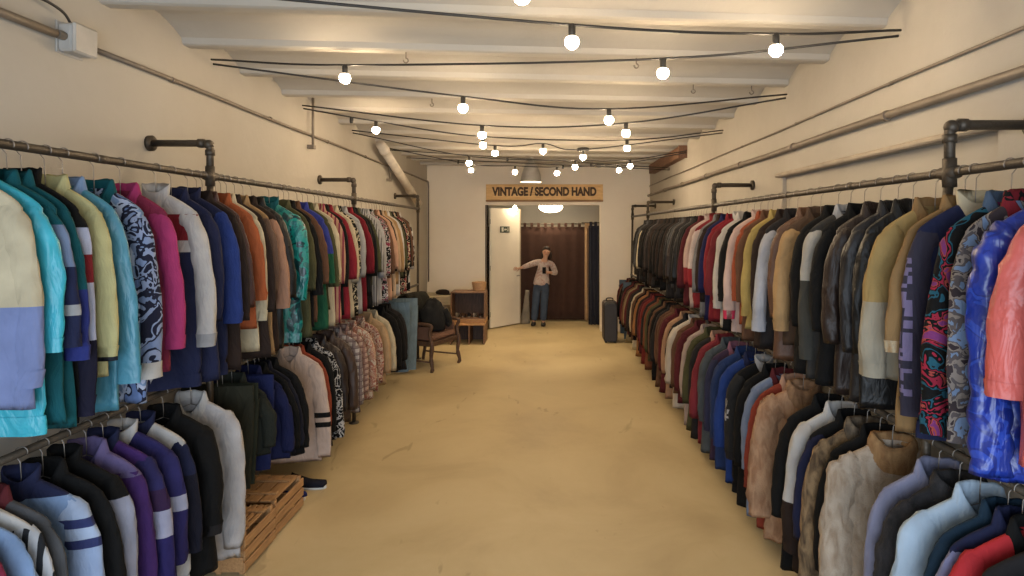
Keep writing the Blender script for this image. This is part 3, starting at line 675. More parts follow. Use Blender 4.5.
LR = [
 (1060, 700, 'jacket', 'black quilted gilet', dict(body=P('black')), {}),
 (1000, 700, 'puffer', 'glossy navy-print puffer', dict(body=('gn', [(30, 34, 62), (34, 44, 88), (30, 34, 62), (130, 150, 190)], 11)), dict(fat=1.25)),
 (955, 700, 'coat', 'slate waxed coat', dict(body=P('charcoal'), collar=('f', (70, 62, 56), (110, 100, 92))), {}),
 (935, 690, 'jacket', 'bright-red ski jacket', dict(body=('p', (208, 52, 56)), collar=P('black')), dict(fat=1.25)),
 (922, 690, 'jacket', 'lilac-trimmed navy jacket', dict(body=P('navy'), sleeve=('p', (150, 150, 185))), {}),
 (912, 690, 'coat', 'petrol-blue anorak', dict(body=('p', (30, 52, 68))), {}),
 (890, 690, 'jacket', 'ice-white padded coat', dict(body=('p', (196, 210, 222))), dict(fat=1.45, slen=.75)),
 (874, 680, 'fur', 'black fur-collared coat', dict(body=('f', (26, 24, 26), (52, 48, 50)), collar=('f', (22, 20, 22), (56, 52, 52))), dict(fat=1.1)),
 (855, 680, 'coat', 'lavender-grey wool coat', dict(body=('p', (150, 148, 170))), dict(fat=1.15, slen=.8)),
 (822, 680, 'fur', 'pale shearling fur coat', dict(body=('f', (178, 150, 122), (214, 190, 164)), collar=('f', (150, 104, 62), (186, 140, 90))), dict(fat=1.3, slen=.82)),
 (812, 660, 'coat', 'black velvet coat', dict(body=P('black')), {}),
 (802, 640, 'fur', 'grizzled coyote fur coat', dict(body=('f', (92, 70, 48), (172, 138, 98)), collar=('f', (66, 54, 44), (140, 120, 96))), dict(fat=1.15, slen=.8)),
 (792, 600, 'coat', 'midnight wool coat', dict(body=P('black'), sleeve=P('navy')), {}),
 (782, 575, 'jacket', 'white-and-black ski jacket', dict(body=B(('white', -.6), ('dkbrown', None)), sleeve=B(('white', -.64), ('dkbrown', None)), collar=P('white')), dict(slen=.68, fat=1.2)),
 (772, 575, 'coat', 'black winter coat', dict(body=P('black')), {}),
 (752, 545, 'fur', 'fluffy tan teddy coat', dict(body=('f', (172, 122, 86), (206, 158, 118)), collar=('f', (130, 92, 62), (176, 132, 94))), dict(fat=1.4, slen=.7)),
 (745, 545, 'jacket', 'orange-red anorak', dict(body=('p', (150, 62, 44)), collar=P('peach')), dict(fat=1.1)),
 (737, 535, 'jacket', 'slate-blue shell jacket', dict(body=('p', (136, 146, 168)), collar=P('maroon')), {}),
 (730, 530, 'coat', 'black hooded coat', dict(body=P('black')), {}),
 (721, 508, 'bomber', 'black lettered varsity jacket', dict(body=P('black'), collar=P('ltgrey'), cuff=P('charcoal'), sleeve=('lt', K_['black'], K_['ltgrey'], -.36, -.52)), dict(fat=1.1)),
 (714, 500, 'jacket', 'cobalt windbreaker', dict(body=('p', (40, 66, 130)), collar=P('navy')), dict(fat=1.1)),
 (707, 495, 'jacket', 'denim-blue jacket', dict(body=('d', (44, 62, 104))), {}),
 (701, 480, 'jacket', 'mauve ski jacket', dict(body=('p', (70, 50, 70)), sleeve=('p', (56, 56, 80)), collar=('p', (150, 96, 110))), {}),
 (695, 465, 'jacket', 'slate-grey raincoat', dict(body=('p', (86, 90, 92))), dict(fat=1.1)),
 (690, 462, 'jacket', 'crimson anorak', dict(body=('p', (140, 50, 56))), {}),
 (686, 455, 'jacket', 'pink-trimmed jacket', dict(body=P('charcoal'), collar=P('peach')), {}),
 (681, 455, 'coat', 'olive field coat', dict(body=P('olive')), {}),
 (676, 440, 'coat', 'rose-grey raincoat', dict(body=('p', (196, 168, 150))), {}),
 (666, 425, 'puffer', 'cream quilted puffer', dict(body=('g', (212, 192, 168)), collar=P('white')), dict(fat=1.2)),
 (660, 420, 'coat', 'peach trench coat', dict(body=('p', (192, 146, 110))), {}),
 (656, 412, 'coat', 'maroon loden coat', dict(body=P('maroon')), {}),
 (652, 402, 'coat', 'chestnut suede coat', dict(body=P('brown')), {}),
 (648, 400, 'coat', 'black boucle coat', dict(body=P('black')), {}),
 (641, 390, 'coat', 'rusty suede coat', dict(body=('p', (128, 74, 48))), {}),
 (637, 380, 'coat', 'brick-red coat', dict(body=('p', (130, 46, 40))), {}),
 (632, 372, 'coat', 'ochre suede jacket', dict(body=('p', (168, 112, 66))), {}),
 (628, 362, 'coat', 'cream canvas jacket', dict(body=P('cream')), {}),
 (623, 355, 'coat', 'khaki jacket', dict(body=P('khaki')), {}),
 (618, 345, 'trousers', 'blue-grey hanging jeans', dict(body=('d', (92, 108, 118))), {}),
 (614.5, 342, 'trousers', 'faded blue hanging jeans', dict(body=('d', (84, 100, 112))), {}),
]
LRF = [('coat', 'dkbrown', 'wool coat'), ('jacket', 'black', 'wool jacket'), ('coat', 'brown', 'suede coat'), ('jacket', 'charcoal', 'jacket'), ('coat', 'maroon', 'wool coat'), ('jacket', 'navy', 'jacket'), ('coat', 'black', 'coat'), ('jacket', 'dkbrown', 'jacket'), ('jacket', 'olive', 'jacket'), ('coat', 'charcoal', 'wool coat')]
LL = [
 (-60, 700, 'jacket', 'charcoal fleece jacket', dict(body=P('charcoal')), {}),
 (-25, 700, 'jacket', 'plain navy fleece', dict(body=P('navy')), {}),
 (18, 690, 'jacket', 'magenta-orange ski jacket', dict(body=P('navy'), sleeve=B(('orange', -.24), ('rose', None)), collar=P('orange')), dict(fat=1.1)),
 (42, 690, 'jacket', 'light-blue cotton jacket', dict(body=P('ltblue'), sleeve=P('ltblue')), dict(fat=1.1)),
 (60, 690, 'bomber', 'white black-striped track top', dict(body=P('white'), sleeve=('vs', (208, 205, 205), (44, 46, 50), 22), collar=P('white'), cuff=P('charcoal')), dict(fat=1.15)),
 (72, 690, 'jacket', 'grey sweat jacket', dict(body=P('dkgrey'), sleeve=P('dkgrey'), collar=P('maroon')), {}),
 (104, 690, 'bomber', 'pale-blue striped track jacket', dict(body=B(('navy', -.2), ('ltblue', None)), sleeve=B(((190, 202, 225), -.29), ((58, 64, 110), -.325), ((190, 202, 225), -.37), ((58, 64, 110), -.41), ((176, 192, 222), None)), collar=P('navy')), dict(fat=1.3)),
 (122, 640, 'coat', 'black track coat', dict(body=P('black')), dict(fat=1.1)),
 (140, 640, 'bomber', 'black and pale-grey tracktop', dict(body=P('black'), sleeve=B(('black', -.30), ((172, 170, 184), None)), collar=P('black')), dict(fat=1.2)),
 (158, 620, 'jacket', 'lilac-violet shell jacket', dict(body=B(('lilac', -.24), ('purple', None)), sleeve=B(('lilac', -.26), ('purple', None))), {}),
 (172, 600, 'bomber', 'indigo white-panelled tracktop', dict(body=P('purple'), sleeve=B(((52, 47, 94), -.36), ((62, 38, 72), -.46), ((185, 180, 198), -.58), ((52, 44, 102), None)), collar=P('navy')), dict(fat=1.15)),
 (188, 600, 'bomber', 'violet-blue tracktop', dict(body=('p', (54, 48, 100)), sleeve=B(((54, 49, 102), -.45), ((185, 182, 200), -.52), ((50, 43, 94), None)), collar=P('white')), dict(fat=1.1)),
 (203, 590, 'bomber', 'navy and white tracktop', dict(body=P('white'), sleeve=B(('navy', -.4), ((30, 30, 44), None)), collar=P('navy')), {}),
 (222, 575, 'coat', 'black long tracksuit coat', dict(body=P('black'), sleeve=P('black'), cuff=P('charcoal')), dict(fat=1.15)),
 (245, 560, 'coat', 'white long linen coat', dict(body=('p', (212, 200, 192)), sleeve=('p', (214, 202, 194)), collar=P('white')), dict(fat=1.3, slen=.76)),
]
LM = [(258, 490, 'trousers', 'dark-olive hanging trousers', dict(body=('p', (52, 50, 36))), {}), (266, 485, 'trousers', 'moss-green hanging trousers', dict(body=('p', (50, 52, 38))), {}),
 (274, 455, 'coat', 'dark-green long coat', dict(body=('p', (44, 46, 38))), {}), (281, 470, 'trousers', 'navy hanging trousers', dict(body=('p', (34, 42, 88))), {}), (288, 460, 'coat', 'royal-blue long coat', dict(body=('p', (28, 33, 72))), {})]
L2 = [
 (299, 458, 'coat', 'black plain wool coat', dict(body=P('black')), {}),
 (302, 455, 'coat', 'navy heavy coat', dict(body=('p', (32, 32, 44))), {}),
 (308, 455, 'coat', 'black heavy cape', dict(body=P('black')), {}),
 (328, 462, 'coat', 'cream black-cuffed cardigan', dict(body=('p', (226, 192, 168)), sleeve=B(((228, 194, 170), -.62), ('black', -.66), ((228, 194, 170), -.70), ('black', -.74), ((228, 194, 170), None))), dict(slen=.74, fat=1.15)),
 (331, 450, 'coat', 'rust knitted coat', dict(body=P('rust')), {}),
 (337, 448, 'coat', 'black cardigan coat', dict(body=P('black')), {}),
 (343, 440, 'shirt', 'black paisley shirt', dict(body=('n', [K_['black'], K_['white'], K_['black']], 16)), dict(slen=.7)),
 (350, 430, 'leather', 'dark-brown leather coat', dict(body=('l', K_['dkbrown'])), {}),
 (358, 422, 'leather', 'brown leather trench', dict(body=('l', (84, 62, 50))), {}),
 (364, 412, 'shirt', 'pale-grey check shirt', dict(body=('k', (205, 190, 178), (150, 130, 124), (110, 90, 90), 16)), {}),
 (370, 405, 'shirt', 'pink-grey check shirt', dict(body=('k', (214, 180, 160), (170, 130, 116), (120, 80, 76), 18)), {}),
 (377, 400, 'shirt', 'peach floral shirt', dict(body=('n', [(214, 172, 142), (190, 120, 100), (226, 204, 178)], 20)), {}),
 (384, 392, 'shirt', 'salmon print shirt', dict(body=('n', [(200, 140, 112), (222, 196, 168), (160, 90, 76)], 22)), {}),
 (391, 385, 'shirt', 'sand cotton shirt', dict(body=('p', (205, 165, 120))), {}),
 (396, 375, 'shirt', 'ecru cotton shirt', dict(body=P('cream')), {}),
 (402, 372, 'coat', 'black cotton coat', dict(body=P('black')), {}),
 (408, 370, 'coat', 'charcoal cotton coat', dict(body=P('charcoal')), {}),
 (416, 372, 'trousers', 'washed blue jeans', dict(body=('d', (118, 138, 150))), {}),
 (423, 370, 'trousers', 'pale-blue jeans', dict(body=('d', (138, 156, 164))), {}),
]
L2F = [('shirt', 'tan', 'shirt'), ('shirt', 'charcoal', 'shirt'), ('shirt', 'black', 'shirt'), ('shirt', 'brown', 'shirt'), ('shirt', 'cream', 'blouse'), ('coat', 'dkbrown', 'coat')]

def col_name(c): return NAMEC.get(c, c)
ALL_LABELS = set(); ALLG = []
def layout(run, edge, railx, railz, side, fill, step, fmin, fmax, posts, where, group, hang_all, seed0, ymax=None):
    rr = random.Random(seed0)
    items = []
    for px, hem, kind, desc, mats, op in run:
        items.append([F * edge / abs(px - CX) - .05, hem, kind, desc, mats, op])
    items.sort(key=lambda q: q[0])
    # thin out / spread so that each has room
    MINS = .062
    for _ in range(60):
        for a, b in zip(items, items[1:]):
            d = MINS - (b[0] - a[0])
            if d > 0: a[0] -= d / 2; b[0] += d / 2
    full = []
    for i, it in enumerate(items):
        full.append(it)
        if fill and i + 1 < len(items) and fmin < it[0] < fmax:
            gap = items[i + 1][0] - it[0]
            n = int(gap / step) - 0
            for k in range(1, n):
                f = rr.choice(fill); tries = 0
                while tries < 30 and full[-1][3].split()[-1] == f[2].split()[-1] and full[-1][3].startswith(col_name(f[1])): f = rr.choice(fill); tries += 1
                full.append([it[0] + gap * k / n, None, f[0], col_name(f[1]) + ' ' + f[2], dict(body=(('l', K_[f[1]]) if 'leather' in f[2] or 'biker' in f[2] else P(f[1]))), {}])
    for it in full:                                   # keep clear of the posts
        for p in posts:
            if abs(it[0] - p) < .075: it[0] = p + (.082 if it[0] >= p else -.082)
    full.sort(key=lambda q: q[0])
    for _ in range(40):
        for a, b in zip(full, full[1:]):
            d = .058 - (b[0] - a[0])
            if d > 0:
                if any(abs(a[0] - p) < .08 for p in posts): b[0] += d
                elif any(abs(b[0] - p) < .08 for p in posts): a[0] -= d
                else: a[0] -= d / 2; b[0] += d / 2
    short = lambda q: q[3].split()[0] + ' ' + q[3].split()[-1]
    def lab(i):
        q = full[i]
        if i == 0: return f"{q[3]} in front of {short(full[1])} on {where}"
        if i == len(full) - 1: return f"{q[3]} at the end beyond {short(full[i - 1])} on {where}"
        return f"{q[3]} between {short(full[i - 1])} and {short(full[i + 1])} on {where}"
    for _ in range(12):                               # no two labels alike: fillers are redrawn
        seen = {}; bad = False
        for i in range(len(full)):
            l = lab(i)
            if l in seen or l in ALL_LABELS:
                bad = True
                if full[i][1] is None:
                    f = rr.choice(fill); full[i][2] = f[0]; full[i][3] = col_name(f[1]) + ' ' + f[2]; full[i][4] = dict(body=(('l', K_[f[1]]) if 'leather' in f[2] or 'biker' in f[2] else P(f[1])))
            seen[l] = 1
        if not bad: break
    n = len(full)
    for i, (Y, hem, kind, desc, mats, op) in enumerate(full):
        rx = railx(Y)
        gap = min([full[i + 1][0] - Y] if i + 1 < n else [.1], default=.1)
        gap2 = Y - full[i - 1][0] if i else .1
        pg = min([abs(Y - p) for p in posts] + [9]); T = max(.024, min(.07, .40 * min(gap, gap2), .85 * (pg - .03)))
        if min(gap, gap2) > .1 and kind in ('puffer', 'fur'): T = min(.07, .40 * min(gap, gap2), .85 * (pg - .03))
        low = railz < 1.6
        if op.get('fat', 1) < 1.12 and kind not in ('puffer', 'fur', 'trousers'): T = max(.024, min(T * rr.uniform(.74, 1.0), op.get('tmax', .07)))
        if hem is None: L = rr.uniform(.86, 1.1) if not low else rr.uniform(.8, .95)
        else: L = railz - wz(hem, Y)
        L = min(max(L, .55), railz - (.045 if kind == 'trousers' else .12)) if low else min(max(L, .62), railz - 1.18 - .04)
        dz = DZ_LOW if low else DZ
        L -= dz
        near = 1 if Y < 5.2 else 0
        mm = {k: cloth(v) for k, v in mats.items()}
        op = dict(op)
        if 'patch' in op: op['patch'] = op['patch'][:4] + (cloth(op['patch'][4]), op['patch'][5])
        sl = op.get('slen'); sl = min(sl, L - .2) if sl else rr.uniform(.52, .62) if L > .84 else L - .24
        if low: op['fat'] = op.get('fat', 1.0) * 1.05
        g = garment(kind, T, L, -side, seed0 * 100 + i, mm, near, S=rr.uniform(.2, .212) + (.012 if low else 0), slen=sl, opts=op)
        yaw = -side * .17 + .12 * noise.noise(Vector((Y * .9, seed0, 0)))
        loc = (rx, Y, railz); xf(g, (rx, Y, railz - dz), yaw)
        tag(g, lab(i), NAMES[kind][1], group); ALL_LABELS.add(lab(i))
        ALLG.append(g)
        if hang_all or Y < 5.0:
            h = put_hanger(-side, loc, yaw, dz)
            hl = 'thin wire hanger holding the ' + (f"{desc} beside {short(full[i - 1])}" if i else f"{desc} in front") + (' on low rail' if low else ' on upper rail')
            if i + 1 < n and hl in ALL_LABELS: hl = f"thin wire hanger of {desc} between {short(full[i - 1])} and {short(full[i + 1])}, {'low' if low else 'upper'} rail"
            ALL_LABELS.add(hl)
            tag(h, hl, 'hanger', 'wire hangers on the racks')
layout(UL, 1.785, lambda y: RLX, RLZ, -1, ULF, .088, 4.5, 99, POST_L, 'upper rail below junction box', 'clothes on the upper rail below the junction box', True, 11)
layout(UR, 1.415, rrx, RRZ, 1, URF, .105, 4.2, 99, POST_R, 'upper rail below twin conduits', 'clothes on the upper rail below the twin conduits', True, 12)
layout(LR, 1.28, lambda y: LRX, LRZ, 1, LRF, .13, 4.2, 99, POST_R, 'low rail below twin conduits', 'clothes on the low rail below the twin conduits', False, 13)
layout(LL, 1.765, lambda y: LLX, LLZ, -1, None, .1, 9, 99, [3.64], 'low rail before the crates', 'clothes on the low rail before the crates', True, 14)
layout(LM, 1.80, lambda y: LLX, LLZ, -1, None, .1, 9, 99, [3.64], 'low rail above the crates', 'clothes on the low rail above the crates', False, 15)
layout(L2, 1.765, lambda y: LLX, LLZ, -1, L2F, .15, 5.0, 7.3, POST_L, 'low rail behind the crates', 'clothes on the low rail behind the crates', False, 16)

# ------------------------------------------------------------------ crates
def crate(x0, x1, y0, y1, h, label):
    e = empty('wooden_crate', ((x0 + x1) / 2, (y0 + y1) / 2, 0)); tag(e, label, 'crate', 'wooden fruit crates under the rail')
    w, d = (x1 - x0) / 2, (y1 - y0) / 2; t = .012
    for sx in (-1, 1):
        for k in range(3):
            z = .02 + k * (h - .03) / 3
            MB().box(sx * w, sx * (w - t), -d, d, z, z + (h - .03) / 3 - .016, .002).build('side_slat', CRATE, e)
        for sy in (-1, 1):
            MB().box(sx * (w - t - .001), sx * (w - t - .032), sy * (d - .013), sy * (d - .045), 0, h, .003).build('corner_post', CRATE, e)
    for sy in (-1, 1):
        for k in range(2):
            z = .02 + k * (h - .03) / 2
            MB().box(-w + .013, w - .013, sy * d, sy * (d - t), z, z + (h - .03) / 2 - .02, .002).build('end_board', CRATE, e)
    for k in range(4):
        x = -w + .016 + k * (2 * w - .03) / 4
        MB().box(x, x + (2 * w - .03) / 4 - .014, -d + .013, d - .013, h - .012, h, .002).build('top_slat', CRATE, e)
    for y in (-d * .45, d * .45): MB().box(-w * .8, w * .8, y - .022, y + .022, h, h + .012, .002).build('batten', CRATE, e)
    return e
crate(-2.24, -1.80, 3.97, 4.42, .245, 'slatted wooden fruit crate standing behind the other crate')
crate(-1.985, -1.79, 3.545, 3.945, .245, 'slatted wooden fruit crate by the white linen coat')
def shoe(loc, rz, mat, sole, label, group=None, k=1.0):
    e = empty('shoe', loc, rz); tag(e, label, 'shoe', group)
    m = MB(); rg = []
    for i in range(11):
        t = i / 10; y = (-.13 + .26 * t) * k; w = (.028 + .020 * math.sin(PI * min(1, t * .9 + .1))) * k; h = (.045 + (.05 * max(0, t - .45) / .55)) * k
        rg.append([(w * math.cos(a) , y, .018 + max(0, h * math.sin(a))) for a in [2 * PI * j / 12 for j in range(12)]])
    m.loft(rg, True, True); m.build('upper', mat, e, True)
    s = MB(); s.loft([[(w * k * math.cos(2 * PI * j / 16), .14 * k * math.sin(2 * PI * j / 16), z) for j in range(16)] for w, z in ((.046, 0), (.05, .008), (.046, .02))], True, True); s.build('sole', sole, e)
    return e
WHITEP = simple('white_rubber', raw(.6, .58, .54), .6)
shoe((-1.97, 4.60, 0), 1.1, cloth(('p', (40, 50, 110))), WHITEP, 'blue trainer standing on the floor just beyond the fruit crates', k=1.05)
shoe((-1.90, 4.76, 0), 1.5, cloth(('p', (36, 36, 46))), WHITEP, 'dark trainer on the floor beyond the crates, behind the blue one', k=1.05)

# ------------------------------------------------------------------ string lights
BULBW = 185.0
BULB = simple('lit_bulb', raw(.9, .85, .7), .3, emit=((1.0, .77, .50, 1), BULBW))
BULBC = simple('bulb_white_plastic', raw(.7, .66, .58), .4)
def strand(a, b, bulbs, label, sockets=(), plugs=()):
    e = empty('string_light', (0, 0, 0)); tag(e, label, 'string light', 'string lights zigzagging under the ceiling')
    A, B_ = Vector(a), Vector(b)
    A.z -= .013; A.y += .012; B_.z += .013; B_.y -= .012
    def at(x): t = (x - A.x) / (B_.x - A.x); return A.y + (B_.y - A.y) * t
    pts = []
    for px, py in bulbs:
        Y = at(0)
        for _ in range(8): Y = at(wx(px, Y))
        pts.append((wx(px, Y), Y, wz(py, Y)))
    knots = [A] + sorted([Vector((p[0], p[1], p[2] + .088)) for p in pts], key=lambda v: abs(v.x - A.x)) + [B_]
    path = bez(knots, 10)
    MB().tube(path, .0075, 6).build('cable', BLACKPL, e, True)
    for p in pts:
        s = MB(); s.lathe([(.0, .092), (.014, .092), (.019, .085), (.019, .045), (.0165, .028), (.0, .028)], p, 12); so = s.build('socket', BLACKPL, e, True)
        bm = MB(); bm.lathe([(.0005, -.038), (.013, -.036), (.026, -.028), (.035, -.013), (.037, 0), (.0345, .013), (.028, .023)], p, 14, True)
        cl_ = MB(); cl_.lathe([(.0285, .0225), (.022, .028), (.0165, .034)], p, 14); cl_.build('bulb_collar', BULBC, so, True)
        bm.build('bulb', BULB, so, True)
    for q in plugs:
        i = min(range(len(path)), key=lambda i: abs(path[i].x - q)); m = MB(); m.tube([path[i] + (path[i + 1] - path[i]).normalized() * d for d in (-.075, -.06, -.02, .02, .06, .075)], [.011, .022, .028, .028, .022, .011], 10); m.build('cable_connector', BLACKPL, e, True)
    for q in sockets:
        i = min(range(len(path)), key=lambda i: abs(path[i].x - q)); p = path[i]
        s = MB(); s.lathe([(.0, .004), (.014, .004), (.019, -.004), (.019, -.046), (.015, -.06), (.0, -.06)], p, 12); s.build('socket', BLACKPL, e, True)
hl = lambda y, z=3.24: (XL + .03, y, z)
hr = lambda y, z=3.17: (XR - .03, y, z)
HK = {}
strand(hr(2.15), hl(2.66), [(522, -5)], 'string light strand crossing above the shop front, one bulb at its middle')
strand(hl(2.66, 3.2), hr(3.43), [(572, 42), (776, 50)], 'string light strand with the two biggest bulbs')
strand(hr(3.43), hl(4.27), [(663, 73), (345, 78)], 'string light strand hanging second, behind the two biggest bulbs')
strand(hl(4.27), hr(5.06), [(463, 108), (609, 120)], 'string light strand third from the shop front, two bulbs above the teal satin jacket', ())
strand(hr(5.06), hl(5.85), [(626, 133), (482, 135)], 'string light strand fourth, sagging over the middle of the floor')
strand(hl(5.85), hr(6.9), [(376, 130), (483, 145), (627, 148)], 'string light strand fifth, carrying three bulbs and a bare socket', (-1.95,))
strand(hr(6.9), hl(7.33), [(583, 157), (543, 151), (495, 153)], 'string light strand sixth, three bulbs close together', (), (.44,))
strand(hl(7.33), hr(8.7), [(469, 163), (575, 167), (630, 166)], 'string light strand seventh, ending at the brown boxing')
strand(hr(8.7), hl(8.9), [(619, 170), (557, 173), (515, 172), (471, 170)], 'string light strand eighth, four small bulbs in front of the sign', (), (.72,))
strand(hl(8.9), hr(9.9, 3.04), [], 'unlit cable strand between the white pipe and the brown boxing', (-.7, .5, 1.2))
strand(hr(9.9, 3.04), hl(10.15), [], 'unlit cable strand last before the sign wall', (-1.3, .1))

# ------------------------------------------------------------------ pendant lamp, sign
PD = 10.6
pd = empty('pendant_lamp', (wx(531, PD), PD, 0)); tag(pd, 'grey metal dome pendant lamp hanging in front of the wooden sign', 'lamp')
GREYM = simple('grey_enamel', raw(.36, .34, .31), .45, .2)
zt = wz(161, PD); zb = wz(182, PD)
MB().lathe([(.19, zb - zt), (.185, zb - zt + .03), (.165, (zb - zt) * .62), (.125, (zb - zt) * .3), (.075, -.03), (.05, 0), (.042, 0), (.07, -.04), (.118, (zb - zt) * .33), (.158, (zb - zt) * .64), (.18, zb - zt + .03), (.187, zb - zt)], (0, 0, zt), 28).build('lamp_shade', GREYM, pd, True)
MB().lathe([(.0, .12), (.028, .12), (.04, .09), (.046, .0), (.0, -.0)], (0, 0, zt), 16).build('lamp_holder', GREYM, pd, True)
pb = MB(); pb.lathe([(.0005, -.075), (.02, -.072), (.036, -.058), (.042, -.035), (.034, -.01), (.02, .008), (.015, .02)], (0, 0, zt - .055), 14, True, True); pb.build('bulb', simple('pendant_bulb', raw(.9, .85, .7), .3, emit=((1, .76, .46, 1), 2300.0)), pd, True)
ch = MB(); z = zt + .12
while z < 3.26: ch.tube([(0, 0, z), (.006, 0, z + .012), (0, 0, z + .024), (-.006, 0, z + .012), (0, 0, z)], .0025, 5); z += .022
ch.build('chain', GALV, pd, True)
MB().lathe([(.0, -.03), (.04, -.03), (.06, .0), (.06, .02)], (0, 0, 3.27), 16).build('ceiling_rose', GREYM, pd, True)

SY = YF - .03
sg = empty('shop_sign', (wx(544.5, SY), SY, wz(193, SY))); tag(sg, 'long wooden shop sign with carved lettering above the doorway', 'sign')
sw_, sh_ = 1.165, .165
MB().box(-sw_, sw_, -.012, .028, -sh_, sh_, .006).build('board', SIGNW, sg)
MB().box(-sw_, sw_, -.055, -.013, -sh_ - .01, -sh_ + .028, .005).build('bottom_lip', wood('sign_lip', raw(.20, .10, .035), raw(.34, .18, .07), 4, 0), sg)
MB().box(-sw_, sw_, -.03, -.013, sh_ - .022, sh_ + .006, .004).build('top_trim', SIGNW, sg)
def text(name, body, size, mat, parent, loc, depth=.006, wide=None):
    cu = bpy.data.curves.new(name, 'FONT'); cu.body = body; cu.size = size; cu.extrude = depth; cu.align_x = 'CENTER'; cu.align_y = 'CENTER'; cu.offset = .012
    to = bpy.data.objects.new(name, cu); COL.objects.link(to)
    dg = bpy.context.evaluated_depsgraph_get(); dg.update()
    me = bpy.data.meshes.new_from_object(to.evaluated_get(dg)); bpy.data.objects.remove(to)
    xs = [v.co.x for v in me.vertices]; w = max(xs) - min(xs); k = (wide / w) if wide else 1
    me.transform(Matrix.Diagonal((k, 1, 1, 1))); me.transform(Matrix.Rotation(PI / 2, 4, 'X')); me.transform(Matrix.Translation(loc))
    me.materials.clear(); me.materials.append(mat)
    o = bpy.data.objects.new(name, me); COL.objects.link(o); o.parent = parent
    return o
text('lettering', 'VINTAGE / SECOND HAND', .225, simple('burnt_letters', raw(.07, .035, .015), .7), sg, (0, -.017, .02), .006, 2.08)

# ------------------------------------------------------------------ doorway: door leaf, curtains, lamp, person
ang = math.atan2(.72, .58)
dl = empty('door', (OX0 + .03, YF + .27, 0), ang); tag(dl, 'white door leaf standing open in the far doorway', 'door')
MB().box(0, .92, -.02, .02, .02, 2.48, .004).build('leaf', DOORW, dl)
MB().box(.90, .93, -.028, .028, .02, 2.48, .003).build('edge_strip', simple('door_edge', raw(.35, .27, .18), .6), dl)
dh = MB(); dh.tube([(.85, -.021, 1.05), (.85, -.06, 1.05), (.76, -.06, 1.05)], .009, 8); dh.build('handle', STEEL, dl, True)
for z in (.3, 1.25, 2.2): MB().tube([(-.012, -.024, z - .05), (-.012, -.024, z + .05)], .009, 8).build('hinge', STEEL, dl, True)
ex = empty('exit_sign', (OX0 + .03 + math.cos(ang) * .42 + math.sin(ang) * .024, YF + .27 + math.sin(ang) * .42 - math.cos(ang) * .024, 2.04), ang); tag(ex, 'small dark emergency exit pictogram plate on the white door', 'sign')
MB().box(-.14, .14, -.012, 0, -.065, .065, .003).build('plate', simple('dark_green', raw(.018, .035, .022), .5), ex)
pm = simple('sign_white', raw(.6, .58, .5), .6)
a = MB(); a.add([(-.11, -.014, -.045), (-.05, -.014, -.045), (-.05, -.014, .045), (-.11, -.014, .045)], [(0, 1, 2, 3)]); a.build('door_symbol', pm, ex)
a = MB(); a.add([(-.03, -.014, 0), (.0, -.014, -.03), (.0, -.014, -.012), (.05, -.014, -.012), (.05, -.014, .012), (.0, -.014, .012), (.0, -.014, .03)], [(0, 1, 2, 3, 4, 5, 6)]); a.build('arrow_symbol', pm, ex)
a = MB(); a.ball((.088, -.014, .035), .012, .002, .012, 10, 6); a.add([(.075, -.014, .02), (.10, -.014, .02), (.095, -.014, -.015), (.115, -.014, -.045), (.1, -.014, -.045), (.083, -.014, -.02), (.068, -.014, -.045), (.055, -.014, -.045), (.075, -.014, -.01)], [(0, 1, 2, 3, 4, 5, 6, 7, 8)]); a.build('figure_symbol', pm, ex)

def curtain(name, label, x0, x1, Y, z0, z1, mat, folds, amp, tabs=0, rod=True, tabmat=None):
    e = empty(name, ((x0 + x1) / 2, Y, 0)); tag(e, label, 'curtain'); xc = (x0 + x1) / 2
    n = max(24, folds * 8); rows = 10; m = MB(); front, back = [], []
    for r in range(rows + 1):
        t = r / rows; z = z1 + (z0 - z1) * t
        f, bk = [], []
        for i in range(n + 1):
            u = i / n; x = x0 + (x1 - x0) * u - xc
            y = amp * math.sin(2 * PI * folds * u + .6 * math.sin(3 * t + u * 5)) * (.6 + .4 * t) + amp * .5 * noise.noise(Vector((u * 9, t * 1.5, x0)))
            f.append((x, y, z)); bk.append((x, y + .006, z))
        front.append(f); back.append(bk)
    m.loft([f + bk[::-1] for f, bk in zip(front, back)], True, True)
    m.build('curtain_panel', mat, e, True)
    for i in range(tabs):
        x = x0 + (x1 - x0) * (i + .5) / tabs - xc
        t = MB(); w = .03; pr = [(-.03, z1 - .03), (-.032, z1 + .05), (-.018, z1 + .085), (.018, z1 + .085), (.032, z1 + .05), (.03, z1 - .03)]
        t.loft([[(x - w, y, z), (x + w, y, z), (x + w, y * .86, z - .003), (x - w, y * .86, z - .003)] for y, z in pr], True, True); t.build('tab_loop', tabmat or mat, e)
    if rod: MB().tube([(x0 - xc - .15, 0, z1 + .062), (x1 - xc + .1, 0, z1 + .062)], .012, 10).build('curtain_rod', IRON, e, True)
    return e
BRC = simple('brown_velvet', raw(.046, .019, .012), .95, bumps=(150, .2))
curtain('curtain', 'dark brown tab-top curtain closing the far doorway', -1.35, .93, 13.35, .03, 2.10, BRC, 9, .014, 15)
curtain('curtain', 'narrow tan curtain strip beside the dark brown curtain', .80, .93, 13.12, .05, 2.1, simple('tan_curtain', raw(.42, .27, .15), .95), 2, .025, 2)
curtain('curtain', 'navy curtain hanging inside the doorway jamb', .86, 1.16, 12.72, .02, 2.12, simple('navy_curtain', raw(.02, .022, .035), .95), 4, .03, 3)
